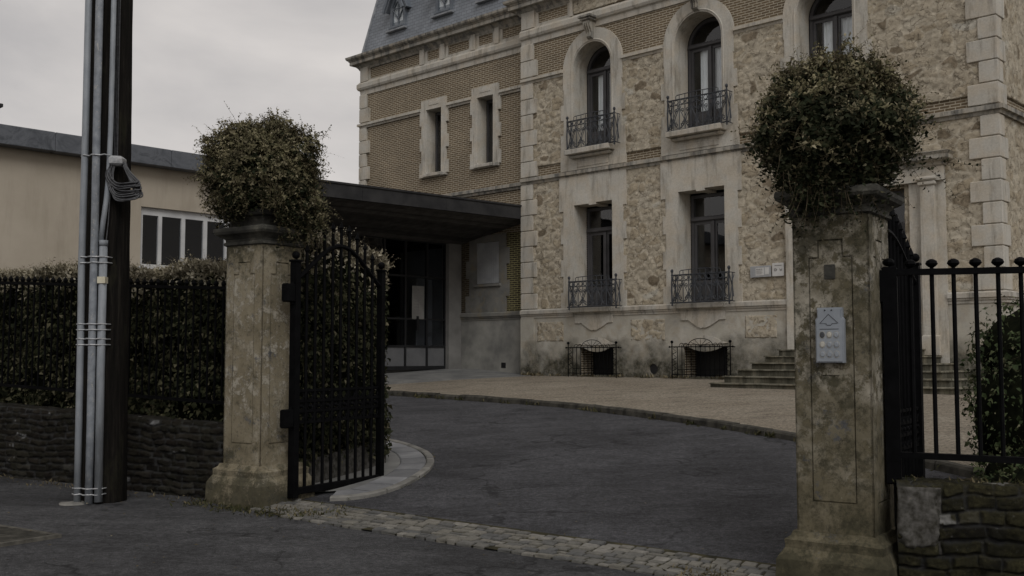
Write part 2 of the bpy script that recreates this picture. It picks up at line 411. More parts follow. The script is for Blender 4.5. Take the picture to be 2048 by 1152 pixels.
nt_.links.new(mix(nt_, mathn(nt_, 'MULTIPLY', stn_, 0.35), l_, (0.21, 0.18, 0.14)), b_.inputs['Base Color'])
M['canopy'] = plain('charcoal_canopy_cladding', (0.018, 0.018, 0.019), (0.036, 0.035, 0.035), 2.5, 0.85, 0.3, 0.2, 25)
M['soffit'] = plain('soffit_boards', (0.040, 0.038, 0.037), (0.075, 0.072, 0.069), 4, 0.8, 0.2, 0.3, 25)
nt_ = M['soffit'].node_tree; b_ = nt_.nodes['Principled BSDF']; l_ = b_.inputs['Base Color'].links[0].from_socket; g_ = nt_.nodes.new('ShaderNodeNewGeometry')
nt_.links.new(mix(nt_, 1.0, l_, ramp(nt_, g_.outputs['Random Per Island'], [(0.0, 0.6), (1.0, 1.5)]), 'MULTIPLY'), b_.inputs['Base Color'])
M['panel_grey'] = plain('grey_infill_panel', (0.10, 0.10, 0.104), (0.13, 0.13, 0.132), 2, 0.6, 0.3, 0.1, 30)
M['post_grey'] = plain('pale_grey_post', (0.15, 0.145, 0.135), (0.21, 0.203, 0.19), 2, 0.8, 0.2, 0.2, 30)
M['shutter'] = plain('grey_shutter_paint', (0.28, 0.285, 0.29), (0.36, 0.365, 0.37), 3, 0.7, 0.3, 0.1, 30)
m, nt, b = new_mat('zinc_fascia')
v = coords(nt, 'Object', (1, 1, 1.5))
setc(nt, b, ramp(nt, noise(nt, v, 1.7, 8, 0.66, 1.6), [(0.35, (0.050, 0.055, 0.063)), (0.5, (0.115, 0.122, 0.135)), (0.66, (0.070, 0.076, 0.086))]), 0.6, 0.35)
bump(nt, b, noise(nt, v, 8, 4), 0.2, 0.02)
M['zinc'] = m
M['pvc'] = plain('grey_plastic_conduit', (0.205, 0.222, 0.243), (0.265, 0.282, 0.30), 4, 0.55, 0.35, 0.1, 30, c3=(0.215, 0.23, 0.248))
M['pvc_worn'] = plain('worn_grey_conduit', (0.16, 0.173, 0.193), (0.25, 0.268, 0.29), 12, 0.6, 0.3, 0.2, 30, c3=(0.36, 0.36, 0.33))
for nm_, th_ in (('pvc', 0.66), ('pvc_worn', 0.60)):
    nt_ = M[nm_].node_tree; b_ = nt_.nodes['Principled BSDF']; l_ = b_.inputs['Base Color'].links[0].from_socket
    a_ = ramp(nt_, noise(nt_, coords(nt_, 'Object', (1, 1, 0.6)), 30, 6, 0.75), [(th_, 0.0), (th_ + 0.03, 1.0)])
    d_ = ramp(nt_, noise(nt_, coords(nt_, 'Object', (1, 1, 0.15)), 9, 7, 0.75), [(0.48, 0.0), (0.66, 0.7)])
    nt_.links.new(mix(nt_, a_, mix(nt_, d_, l_, (0.13, 0.135, 0.14)), (0.33, 0.32, 0.29)), b_.inputs['Base Color'])
M['cable'] = plain('black_cable_sheath', (0.020, 0.020, 0.022), (0.055, 0.056, 0.06), 30, 0.4, 0.5, 0.1, 50)
M['tin'] = plain('galvanised_strap', (0.30, 0.31, 0.32), (0.45, 0.45, 0.45), 20, 0.45, 0.5, 0.1, 50, metal=0.4)
M['sticker'] = plain('faded_yellow_tag', (0.52, 0.48, 0.36), (0.60, 0.56, 0.44), 20, 0.7, 0.2, 0.1, 50)
m, nt, b = new_mat('creosoted_wood')
v = coords(nt, 'Object', (9, 9, 0.55))
f = noise(nt, v, 2.2, 8, 0.75, 0.2)
col = ramp(nt, f, [(0.34, (0.003, 0.003, 0.0025)), (0.54, (0.011, 0.0095, 0.008)), (0.72, (0.032, 0.028, 0.022))])
v2 = coords(nt, 'Object', (1, 1, 0.35))
col = mix(nt, mathn(nt, 'MULTIPLY', ramp(nt, noise(nt, v2, 4, 6, 0.7), [(0.55, 0.0), (0.68, 1.0)]), 0.6), col, (0.028, 0.027, 0.016))
setc(nt, b, col, 0.9, 0.1); bump(nt, b, f, 0.9, 0.02)
M['wood'] = m
def glass_mat(name, tint, rough=0.02, refl=1.0):
    m, nt, b = new_mat(name)
    nt.nodes.remove(b)
    out = nt.nodes['Material Output']
    fr = nt.nodes.new('ShaderNodeFresnel'); fr.inputs['IOR'].default_value = 1.52
    gl = nt.nodes.new('ShaderNodeBsdfGlossy'); gl.inputs['Roughness'].default_value = rough
    v = coords(nt)
    bn = nt.nodes.new('ShaderNodeBump'); bn.inputs['Strength'].default_value = 0.06; bn.inputs['Distance'].default_value = 0.05
    nt.links.new(noise(nt, v, 1.1, 2), bn.inputs['Height']); nt.links.new(bn.outputs[0], gl.inputs['Normal'])
    tr = nt.nodes.new('ShaderNodeBsdfTransparent'); tr.inputs['Color'].default_value = (*tint, 1)
    ms = nt.nodes.new('ShaderNodeMixShader')
    gb = nt.nodes.new('ShaderNodeNewGeometry')        # the inner face of the thin slab does not mirror a second time
    nt.links.new(mathn(nt, 'MULTIPLY', mathn(nt, 'MULTIPLY', fr.outputs[0], refl, True), mathn(nt, 'SUBTRACT', 1.0, gb.outputs['Backfacing'])), ms.inputs[0]); nt.links.new(tr.outputs[0], ms.inputs[1]); nt.links.new(gl.outputs[0], ms.inputs[2])
    nt.links.new(ms.outputs[0], out.inputs['Surface'])
    return m
M['glass'] = glass_mat('window_glass', (0.93, 0.95, 0.96), 0.02, 2.0)
M['glass_dim'] = glass_mat('weak_reflection_glass', (0.8, 0.82, 0.84), 0.05, 0.55)  # sky reflection turned down so these panes look dark
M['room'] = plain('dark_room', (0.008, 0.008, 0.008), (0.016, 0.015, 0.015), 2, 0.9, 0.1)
M['curtain'] = plain('net_curtain', (0.78, 0.78, 0.78), (0.88, 0.87, 0.86), 5, 0.9, 0.1)
M['slate'] = None
m, nt, b = new_mat('blue_grey_slate')
t = nt.nodes.new('ShaderNodeTexCoord')
s = nt.nodes.new('ShaderNodeSeparateXYZ'); nt.links.new(t.outputs['Object'], s.inputs[0])
c = nt.nodes.new('ShaderNodeCombineXYZ')
nt.links.new(mathn(nt, 'ADD', s.outputs['X'], s.outputs['Y']), c.inputs['X']); nt.links.new(s.outputs['Z'], c.inputs['Y'])
br = nt.nodes.new('ShaderNodeTexBrick'); nt.links.new(c.outputs[0], br.inputs['Vector'])
for k_, v_ in (('Scale', 1.0), ('Brick Width', 0.21), ('Row Height', 0.105), ('Mortar Size', 0.009), ('Mortar Smooth', 0.4), ('Bias', 0.0)):
    br.inputs[k_].default_value = v_
br.inputs['Color1'].default_value = (0.155, 0.170, 0.190, 1); br.inputs['Color2'].default_value = (0.190, 0.205, 0.226, 1); br.inputs['Mortar'].default_value = (0.095, 0.105, 0.118, 1)
col = mix(nt, 1.0, br.outputs['Color'], ramp(nt, noise(nt, t.outputs['Object'], 1.3, 6, 0.6), [(0.3, 0.8), (0.7, 1.2)]), 'MULTIPLY')
setc(nt, b, col, 0.55, 0.4); bump(nt, b, mathn(nt, 'SUBTRACT', 1.0, br.outputs['Fac']), 0.6, 0.01)
M['slate'] = m
M['lead'] = plain('lead_flashing', (0.16, 0.17, 0.185), (0.27, 0.28, 0.29), 5, 0.6, 0.3, 0.1, 30)
M['dormer'] = plain('grey_dormer_paint', (0.10, 0.115, 0.135), (0.16, 0.175, 0.195), 4, 0.6, 0.3, 0.1, 30)
# --- leaves
def leaf_mat(name, stops, rough=0.55, trans=0.15):
    m, nt, b = new_mat(name)
    g = nt.nodes.new('ShaderNodeNewGeometry')
    col = ramp(nt, g.outputs['Random Per Island'], stops)
    v = coords(nt)
    col = mix(nt, 1.0, col, ramp(nt, noise(nt, v, 3.4, 5, 0.65), [(0.34, 0.55), (0.66, 1.35)]), 'MULTIPLY')
    setc(nt, b, col, max(rough, 0.7), 0.10)
    b.inputs['Transmission Weight'].default_value = 0.0
    tl = nt.nodes.new('ShaderNodeBsdfTranslucent'); nt.links.new(col, tl.inputs['Color'])
    ms = nt.nodes.new('ShaderNodeMixShader'); ms.inputs[0].default_value = trans
    out = nt.nodes['Material Output']
    nt.links.new(b.outputs[0], ms.inputs[1]); nt.links.new(tl.outputs[0], ms.inputs[2]); nt.links.new(ms.outputs[0], out.inputs['Surface'])
    return m
M['leaf_green'] = leaf_mat('dark_leaf', [(0.0, (0.012, 0.016, 0.008)), (0.5, (0.028, 0.034, 0.017)), (0.85, (0.052, 0.055, 0.030)), (1.0, (0.12, 0.11, 0.07))])
M['leaf_tip'] = leaf_mat('young_leaf_tip', [(0.0, (0.075, 0.072, 0.036)), (0.5, (0.145, 0.130, 0.072)), (0.85, (0.205, 0.180, 0.108)), (1.0, (0.29, 0.255, 0.17))])
M['leaf_hedge'] = leaf_mat('hedge_leaf', [(0.0, (0.012, 0.015, 0.007)), (0.55, (0.034, 0.037, 0.018)), (0.86, (0.075, 0.072, 0.038)), (1.0, (0.19, 0.17, 0.11))])
M['leaf_shrub'] = leaf_mat('shrub_leaf', [(0.0, (0.028, 0.042, 0.018)), (0.5, (0.055, 0.074, 0.032)), (0.9, (0.10, 0.11, 0.055)), (1.0, (0.19, 0.18, 0.11))])
M['leaf_pale'] = leaf_mat('pale_hedge_tip', [(0.0, (0.15, 0.135, 0.09)), (0.5, (0.29, 0.255, 0.18)), (1.0, (0.46, 0.42, 0.33))])
M['twig'] = plain('twig', (0.055, 0.042, 0.028), (0.12, 0.095, 0.06), 20, 0.9, 0.1)
M['core'] = plain('foliage_shade_core', (0.003, 0.004, 0.002), (0.009, 0.010, 0.005), 12, 0.95, 0.05, 1.0, 25)  # near-black filler colour stands in for shade between the leaves
M['straw'] = leaf_mat('dry_leaf', [(0.0, (0.07, 0.056, 0.032)), (0.6, (0.13, 0.107, 0.064)), (1.0, (0.26, 0.225, 0.15))], 0.8, 0.1)
M['grass'] = leaf_mat('weed_leaf', [(0.0, (0.028, 0.032, 0.013)), (0.6, (0.062, 0.060, 0.028)), (1.0, (0.13, 0.112, 0.06))], 0.8, 0.1)
M['keypad'] = plain('grey_cast_casing', (0.22, 0.24, 0.265), (0.265, 0.285, 0.31), 8, 0.5, 0.4, 0.1, 60)
M['keypad_line'] = plain('dark_recess_line', (0.045, 0.048, 0.055), (0.06, 0.063, 0.07), 8, 0.6, 0.3)
M['keypad_pale'] = plain('pale_worn_button', (0.36, 0.345, 0.30), (0.44, 0.42, 0.37), 30, 0.6, 0.3)
M['paper'] = plain('paper', (0.48, 0.47, 0.45), (0.56, 0.55, 0.53), 8, 0.8, 0.2)
M['ink'] = plain('printed_ink', (0.13, 0.12, 0.12), (0.2, 0.19, 0.18), 20, 0.8, 0.2)
M['plaque'] = plain('grey_plaque', (0.27, 0.275, 0.28), (0.34, 0.345, 0.35), 8, 0.6, 0.3)
M['mortar_patch'] = plain('flaking_mortar', (0.030, 0.028, 0.022), (0.105, 0.10, 0.092), 17, 0.95, 0.1, 1.0, 22, c3=(0.19, 0.165, 0.11))

# ------------------------------------------------------------------ mesh helpers
class MB:
    def __init__(s):
        s.v = []; s.f = []; s.m = []; s.slots = []; s.off = Vector((0, 0, 0))
    def slot(s, mat):
        if mat is None:
            return 0
        if mat not in s.slots:
            s.slots.append(mat)
        return s.slots.index(mat)
    def add(s, vs, fs, mat=None):
        k = len(s.v); i = s.slot(mat)
        s.v += [tuple(p) for p in vs]
        s.f += [tuple(k + a for a in f) for f in fs]
        s.m += [i] * len(fs)
        return s
    def box(s, x0, x1, y0, y1, z0, z1, mat=None):
        vs = [(x, y, z) for z in (z0, z1) for x, y in ((x0, y0), (x1, y0), (x1, y1), (x0, y1))]
        return s.add(vs, [(3, 2, 1, 0), (4, 5, 6, 7), (0, 1, 5, 4), (1, 2, 6, 5), (2, 3, 7, 6), (3, 0, 4, 7)], mat)
    def bbox(s, x0, x1, y0, y1, z0, z1, bv=0.01, mat=None):      # chamfered box
        bv = min(bv, (x1 - x0) / 2.2, (y1 - y0) / 2.2, (z1 - z0) / 2.2)
        lv = [(z0, bv), (z0 + bv, 0), (z1 - bv, 0), (z1, bv)]
        vs = []
        for z, i in lv:
            vs += [(x0 + i, y0 + i, z), (x1 - i, y0 + i, z), (x1 - i, y1 - i, z), (x0 + i, y1 - i, z)]
        fs = [(3, 2, 1, 0), (12, 13, 14, 15)]
        for l in range(3):
            for k in range(4):
                a = l * 4 + k; b_ = l * 4 + (k + 1) % 4
                fs.append((a, b_, b_ + 4, a + 4))
        return s.add(vs, fs, mat)
    def obox(s, p, q, w, h, mat=None, up=(0, 0, 1)):              # bar from p to q with section w (side) x h (up)
        p = Vector(p); q = Vector(q); d_ = (q - p).normalized()
        u_ = Vector(up)
        if abs(d_.dot(u_)) > 0.95:
            u_ = Vector((0, 1, 0))
        sd = d_.cross(u_).normalized(); u_ = sd.cross(d_)
        vs = []
        for c_ in (p, q):
            for a_, b_ in ((-1, -1), (1, -1), (1, 1), (-1, 1)):
                vs.append(c_ + sd * (a_ * w / 2) + u_ * (b_ * h / 2))
        return s.add(vs, [(3, 2, 1, 0), (4, 5, 6, 7), (0, 1, 5, 4), (1, 2, 6, 5), (2, 3, 7, 6), (3, 0, 4, 7)], mat)
    def tube(s, pts, r, n=6, mat=None, cap=True, closed=False):
        pts = [Vector(p) for p in pts]
        rs = r if isinstance(r, (list, tuple)) else [r] * len(pts)
        vs = []; m_ = len(pts); nrm = None
        for i, p in enumerate(pts):
            if closed:
                t_ = pts[(i + 1) % m_] - pts[i - 1]
            else:
                t_ = pts[min(i + 1, m_ - 1)] - pts[max(i - 1, 0)]
            t_.normalize()
            if nrm is None:
                nrm = t_.orthogonal().normalized()
            nrm = (nrm - t_ * nrm.dot(t_))
            if nrm.length < 1e-6:
                nrm = t_.orthogonal()
            nrm.normalize(); bn_ = t_.cross(nrm)
            for k in range(n):
                a = 2 * math.pi * (k + 0.5) / n
                vs.append(p + nrm * (math.cos(a) * rs[i]) + bn_ * (math.sin(a) * rs[i]))
        fs = []
        for i in range(m_ if closed else m_ - 1):
            j = (i + 1) % m_
            for k in range(n):
                k2 = (k + 1) % n
                fs.append((i * n + k, i * n + k2, j * n + k2, j * n + k))
        if cap and not closed:
            fs.append(tuple(reversed(range(n)))); fs.append(tuple((m_ - 1) * n + k for k in range(n)))
        return s.add(vs, fs, mat)
    def lathe(s, prof, c=(0, 0, 0), n=16, mat=None, square=False):
        vs = []; fs = []
        for r_, z in prof:
            if square:
                vs += [(c[0] + a * r_, c[1] + b_ * r_, c[2] + z) for a, b_ in ((-1, -1), (1, -1), (1, 1), (-1, 1))]
            else:
                vs += [(c[0] + r_ * math.cos(2 * math.pi * k / n), c[1] + r_ * math.sin(2 * math.pi * k / n), c[2] + z) for k in range(n)]
        if square:
            n = 4
        for i in range(len(prof) - 1):
            for k in range(n):
                fs.append((i * n + k, i * n + (k + 1) % n, (i + 1) * n + (k + 1) % n, (i + 1) * n + k))
        fs.append(tuple(reversed(range(n)))); fs.append(tuple((len(prof) - 1) * n + k for k in range(n)))
        return s.add(vs, fs, mat)
    def ball(s, c, r, mat=None, n=10, sz=1.0):
        prof = [(r * math.sin(math.pi * i / 8) + 1e-4, -r * sz * math.cos(math.pi * i / 8)) for i in range(9)]
        return s.lathe(prof, c, n, mat)
    def prism(s, outer, y0, y1, holes=(), mat=None, side_mat=None):     # polygon in x,z pushed from y0 to y1
        loops = [list(outer)] + [list(h) for h in holes]
        flat = [p for l in loops for p in l]
        tris = tessellate_polygon([[Vector((p[0], p[1], 0)) for p in l] for l in loops])
        nn = len(flat)
        vs = [(p[0], y0, p[1]) for p in flat] + [(p[0], y1, p[1]) for p in flat]
        fs = []
        for a, b_, c_ in tris:
            ar = (flat[b_][0] - flat[a][0]) * (flat[c_][1] - flat[a][1]) - (flat[b_][1] - flat[a][1]) * (flat[c_][0] - flat[a][0])
            if ar < 0:
                b_, c_ = c_, b_
            fs.append((a, b_, c_)); fs.append((nn + a, nn + c_, nn + b_))
        s.add(vs, fs, mat)
        k0 = 0
        for li, l in enumerate(loops):
            L = len(l); area = sum(l[i][0] * l[(i + 1) % L][1] - l[(i + 1) % L][0] * l[i][1] for i in range(L))
            ccw = area > 0
            if li > 0:
                ccw = not ccw
            vs2 = [(p[0], y0, p[1]) for p in l] + [(p[0], y1, p[1]) for p in l]
            fs2 = []
            for i in range(L):
                j = (i + 1) % L
                fs2.append((j, i, L + i, L + j) if ccw else (i, j, L + j, L + i))
            s.add(vs2, fs2, side_mat or mat)
        return s
    def xf(s, mat4, start=0):
        for i in range(start, len(s.v)):
            s.v[i] = tuple(mat4 @ Vector(s.v[i]))
        return s
    def jitter(s, a, start=0):
        for i in range(start, len(s.v)):
            x, y, z = s.v[i]
            s.v[i] = (x + random.uniform(-a, a), y + random.uniform(-a, a), z + random.uniform(-a, a))
        return s
    def build(s, name, mat=None, parent=None, smooth=False):
        me = bpy.data.meshes.new(name)
        me.from_pydata(s.v, [], s.f)
        mats = s.slots if s.slots else [mat]
        for m_ in mats:
            me.materials.append(M[m_] if isinstance(m_, str) else m_)
        if len(mats) > 1:
            me.polygons.foreach_set('material_index', s.m)
        if smooth:
            me.polygons.foreach_set('use_smooth', [True] * len(me.polygons))
        me.update()
        o = bpy.data.objects.new(name, me)
        C.objects.link(o)
        if parent is not None:
            o.parent = parent
        return o

def empty(name, loc=(0, 0, 0), rz=0.0):
    o = bpy.data.objects.new(name, None)
    o.empty_display_size = 0.2
    C.objects.link(o); o.location = loc; o.rotation_euler = (0, 0, rz)
    return o
def tag(o, label, cat, group=None, kind=None):
    if label: o['label'] = label
    if cat: o['category'] = cat
    if group: o['group'] = group
    if kind: o['kind'] = kind
    return o
def struct(o):
    o['kind'] = 'structure'
    return o
def poly_mb(pts, z0, z1):       # horizontal polygon slab (x,y) from z0 to z1
    mb = MB()
    mb.prism([(p[0], p[1]) for p in pts], z0, z1)
    mb.v = [(x, z, y) for x, y, z in mb.v]
    mb.f = [tuple(reversed(f)) for f in mb.f]
    return mb

# smooth value noise in numpy, used for real relief
def hash2(ix, iy, seed):
    h = (ix.astype(np.int64) * 374761393 + iy.astype(np.int64) * 668265263 + seed * 982451653) & 0xFFFFFFFF
    h = ((h ^ (h >> 13)) * 1274126177) & 0xFFFFFFFF
    h = h ^ (h >> 16)
    return (h & 0xFFFF) / 65535.0
def vnoise(x, y, seed=0):
    ix = np.floor(x); iy = np.floor(y); fx = x - ix; fy = y - iy
    fx = fx * fx * (3 - 2 * fx); fy = fy * fy * (3 - 2 * fy)
    a = hash2(ix, iy, seed); b = hash2(ix + 1, iy, seed); c = hash2(ix, iy + 1, seed); d = hash2(ix + 1, iy + 1, seed)
    return (a * (1 - fx) + b * fx) * (1 - fy) + (c * (1 - fx) + d * fx) * fy
def fbm(x, y, seed=0, octv=4):
    r = 0; a = 0.5
    for o in range(octv):
        r = r + a * (vnoise(x * 2 ** o, y * 2 ** o, seed + o * 17) - 0.5); a *= 0.5
    return r
def voro(x, y, seed=0, row_shift=True, jit=0.75):
    ix = np.floor(x); iy = np.floor(y)
    f1 = np.full(x.shape, 9.0); f2 = np.full(x.shape, 9.0); idv = np.zeros(x.shape)
    for dx in (-1, 0, 1):
        for dy in (-1, 0, 1):
            cx_ = ix + dx; cy_ = iy + dy
            px = cx_ + 0.5 + (hash2(cx_, cy_, seed) - 0.5) * jit
            py = cy_ + 0.5 + (hash2(cx_, cy_, seed + 5) - 0.5) * jit
            d = np.sqrt((x - px) ** 2 + (y - py) ** 2)
            idn = hash2(cx_, cy_, seed + 9)
            nearer = d < f1
            f2 = np.where(nearer, f1, np.minimum(f2, d))
            idv = np.where(nearer, idn, idv)
            f1 = np.where(nearer, d, f1)
    return f1, f2, idv
def relief_panel(name, mat, x0, x1, z0, z1, fn, step, parent, holes=(), y=0.0, thick=0.06, xf=None):
    nx = max(2, int(round((x1 - x0) / step)) + 1); nz = max(2, int(round((z1 - z0) / step)) + 1)
    X, Z = np.meshgrid(np.linspace(x0, x1, nx), np.linspace(z0, z1, nz))
    H, tone, edge, dx, dz = fn(X, Z)
    bord = np.minimum(np.minimum(X - x0, x1 - X), np.minimum(Z - z0, z1 - Z))
    Yv = y - H
    V = np.stack([X + dx, Yv, Z + dz], -1).reshape(-1, 3)
    idx = np.arange(nx * nz).reshape(nz, nx)
    a = idx[:-1, :-1].ravel(); b = idx[:-1, 1:].ravel(); c = idx[1:, 1:].ravel(); d = idx[1:, :-1].ravel()
    fx = (X[:-1, :-1] + step / 2).ravel(); fz = (Z[:-1, :-1] + step / 2).ravel()
    keep = np.ones(len(a), bool)
    for hx0, hx1, hz0, hz1 in holes:
        keep &= ~((fx > hx0) & (fx < hx1) & (fz > hz0) & (fz < hz1))
    F = np.stack([a, b, c, d], -1)[keep]
    # rim back to the wall
    rim = np.concatenate([idx[0, :], idx[1:, -1], idx[-1, -2::-1], idx[-2:0:-1, 0]])
    back = V[rim].copy(); back[:, 1] = y + thick
    nb = len(V); L = len(rim)
    k = np.arange(L); k2 = (k + 1) % L
    RF = np.stack([rim[k2], rim[k], nb + k, nb + k2], -1)
    V = np.concatenate([V, back]); F = np.concatenate([F, RF])
    me = bpy.data.meshes.new(name)
    me.from_pydata(V.tolist(), [], F.tolist())
    me.materials.append(M[mat])
    me.polygons.foreach_set('use_smooth', [True] * len(F))
    for nm, arr in (('tone', tone), ('edge', edge)):
        at = me.attributes.new(nm, 'FLOAT', 'POINT')
        vals = np.concatenate([arr.ravel(), np.full(L, 0.3)])
        at.data.foreach_set('value', vals.astype(np.float32))
    me.update()
    o = bpy.data.objects.new(name, me); C.objects.link(o)
    if parent is not None:
        o.parent = parent
    return o
def rubble_fn(X, Z):
    wx = X + fbm(X * 3.4, Z * 3.4, 3) * 0.34; wz = Z + fbm(X * 3.6, Z * 3.6, 8) * 0.26
    f1, f2, idv = voro(wx / 0.33, wz / 0.215, 21, jit=0.95)
    e = np.clip((f2 - f1 - 0.03) / 0.20, 0, 1); e = e * e * (3 - 2 * e)
    amp = 0.35 + 0.65 * ((idv * 7.3) % 1.0)
    rough = fbm(X * 8.0, Z * 11.0, 31, 4)
    rid = 1 - np.abs(fbm(X * 3.3 + 9, Z * 5.0, 41, 4)) * 5
    n3_ = 1 - np.abs(fbm(X * 6.1 + Z * 2, Z * 9.0 - X * 2, 57, 4)) * 6
    H = 0.018 + 0.018 * e * amp + 0.028 * rough + 0.006 * rid + 0.008 * n3_
    edge = np.clip((e - 0.12) * 1.3, 0, 1) * np.where(idv < 0.075, 1.0, np.where(((idv * 13.7) % 1.0) > 0.4, 0.95, 0.35))
    tone = idv
    return np.clip(H, 0.0, 0.065), tone, edge, 0 * X, 0 * X
def coursed_fn(seed, bw, bh, depth):
    def fn(X, Z):
        wz = Z + fbm(X * 1.6, Z * 1.5, seed) * 0.13 + fbm(X * 6, Z * 5, seed + 1, 3) * 0.045
        row = np.floor(wz / bh); fz = wz / bh - row
        wrow = 0.6 + 0.95 * hash2(row, row * 0 + 3, seed)
        wx = X / (bw * wrow) + hash2(row, row * 0 + 7, seed) * 5 + fbm(X * 2.3, Z * 1, seed + 4) * 0.9
        col = np.floor(wx); fx = wx - col
        idv = hash2(col, row, seed + 2)
        ex = np.minimum(fx, 1 - fx) * bw * wrow; ez = np.minimum(fz, 1 - fz) * bh
        dmin = np.minimum(ex, ez) + fbm(X * 14, Z * 14, seed + 6, 3) * 0.030
        e = np.clip((dmin - 0.003) / (bh * 0.15), 0, 1); e = e * e * (3 - 2 * e)
        missing = idv > 0.93
        H = depth * e * (0.55 + 0.45 * hash2(col, row, seed + 8)) * np.where(missing, 0.4, 1.0) + 0.036 * fbm(X * 12, Z * 16, seed + 12, 4) + 0.03 * fbm(X * 1.3, Z * 1.6, seed + 15, 3)
        return H, hash2(col, row, seed + 11) * 0.94 + np.where(missing, 0.0, 0.0) + np.clip(fbm(X * 5, Z * 5, seed + 20, 4) - 0.17, 0, 1) * 3, e, 0 * X, 0 * X
    return fn

# leaves -------------------------------------------------------------
def leaf_arrays(P, D, Nn, L, W, curl=0.25):
    """P base points, D direction of the blade, Nn face normal; returns verts and tris of folded leaves"""
    D = D / np.linalg.norm(D, axis=1, keepdims=True)
    S = np.cross(D, Nn); S /= (np.linalg.norm(S, axis=1, keepdims=True) + 1e-9)
    U = np.cross(S, D)
    L = L[:, None]; W = W[:, None]
    b = P
    c = P + D * L * 0.5 + U * L * 0.06
    t = P + D * L - U * L * curl
    l = P + D * L * 0.42 + S * W * 0.5 + U * W * 0.22
    r = P + D * L * 0.42 - S * W * 0.5 + U * W * 0.22
    V = np.stack([b, c, t, l, r], 1).reshape(-1, 3)
    n = len(P); k = (np.arange(n) * 5)[:, None]
    F = np.concatenate([k + np.array([[0, 1, 3]]), k + np.array([[3, 1, 2]]), k + np.array([[0, 4, 1]]), k + np.array([[1, 4, 2]])], 0)
    return V, F
def unit(a):
    return a / (np.linalg.norm(a, axis=1, keepdims=True) + 1e-9)
def mesh_from(name, parts, parent=None, smooth=False):
    """parts: list of (V, F tris, material key)"""
    Vs = []; Fs = []; mi = []; off = 0; mats = []
    for V, F, mk in parts:
        if len(V) == 0: continue
        if mk not in mats: mats.append(mk)
        Vs.append(V); Fs.append(F + off); mi += [mats.index(mk)] * len(F); off += len(V)
    V = np.concatenate(Vs); F = np.concatenate(Fs)
    me = bpy.data.meshes.new(name)
    me.vertices.add(len(V)); me.vertices.foreach_set('co', V.astype(np.float32).ravel())
    me.loops.add(len(F) * 3); me.loops.foreach_set('vertex_index', F.astype(np.int32).ravel())
    me.polygons.add(len(F))
    me.polygons.foreach_set('loop_start', np.arange(0, len(F) * 3, 3, dtype=np.int32))
    me.polygons.foreach_set('loop_total', np.full(len(F), 3, dtype=np.int32))
    for k in mats: me.materials.append(M[k])
    me.polygons.foreach_set('material_index', np.array(mi, dtype=np.int32))
    me.update(calc_edges=True); me.validate()
    o = bpy.data.objects.new(name, me); C.objects.link(o)
    if parent is not None: o.parent = parent
    return o
def sprigs(P, D, length, nleaf, lsize, droop=0.5, twig_r=0.003, curlr=0.25):
    """shoots: P base, D direction; returns leaf (V,F) and twig (V,F)"""
    n = len(P); D = unit(D)
    side = unit(np.cross(D, rng.normal(size=(n, 3))))
    LP = []; LD = []; LN = []; LL = []
    ts = (np.arange(nleaf) + 0.6) / nleaf
    pts = []
    for i in range(5):
        t = i / 4
        q = P + D * (length[:, None] * t) + side * (length[:, None] * curlr * t * t) + np.array([[0, 0, -1]]) * (droop * length[:, None] * t * t)
        pts.append(q)
    for t in ts:
        q = P + D * (length[:, None] * t) + side * (length[:, None] * curlr * t * t) + np.array([[0, 0, -1]]) * (droop * length[:, None] * t * t)
        ax = unit(D + side * 2 * curlr * t + np.array([[0, 0, -2 * droop * t]]))
        rad = unit(np.cross(ax, rng.normal(size=(n, 3))))
        LP.append(q); LD.append(ax * 0.55 + rad); LN.append(unit(ax - rad * 0.4 + rng.normal(size=(n, 3)) * 0.35 + np.array([[0, 0, 0.5]])))
        LL.append(lsize * rng.uniform(0.55, 1.25, n) * (1.0 - 0.35 * t))
    LP = np.concatenate(LP); LD = np.concatenate(LD); LN = np.concatenate(LN); LL = np.concatenate(LL)
    V, F = leaf_arrays(LP, LD, LN, LL, LL * rng.uniform(0.38, 0.62, len(LL)), 0.22)
    # twigs as thin three-sided strips
    TV = []; TF = []
    e1 = unit(np.cross(D, side)) * twig_r; e2 = side * twig_r
    for i, q in enumerate(pts):
        k = 1 - 0.7 * i / 4
        TV.append(np.stack([q + e1 * k, q - e1 * 0.5 * k + e2 * k, q - e1 * 0.5 * k - e2 * k], 1))
    TV = np.stack(TV, 1).reshape(-1, 3)        # n,5,3
    base = (np.arange(n) * 15)[:, None]
    for i in range(4):
        for a in range(3):
            b = (a + 1) % 3
            TF.append(base + np.array([[i * 3 + a, i * 3 + b, (i + 1) * 3 + b]])); TF.append(base + np.array([[i * 3 + a, (i + 1) * 3 + b, (i + 1) * 3 + a]]))
    return (V, F), (TV, np.concatenate(TF))
def lump_ball(c, rad, seed, nu=34, nv=22, amp=0.14, flat=-1.0):
    th_, ph = np.meshgrid(np.linspace(0, 2 * np.pi, nu, endpoint=False), np.linspace(0.02, np.pi - 0.02, nv))
    k = 1 + amp * 2 * fbm(th_ * 1.6 + np.sin(ph * 2), ph * 2.2, seed, 4)
    x = np.sin(ph) * np.cos(th_) * rad[0] * k; y = np.sin(ph) * np.sin(th_) * rad[1] * k; z = np.maximum(np.cos(ph), flat) * rad[2] * k
    V = np.stack([x + c[0], y + c[1], z + c[2]], -1).reshape(-1, 3)
    F = []
    for i in range(nv - 1):
        for j in range(nu):
            a = i * nu + j; b = i * nu + (j + 1) % nu
            F.append((a, a + nu, b)); F.append((b, a + nu, b + nu))
    return V, np.array(F)

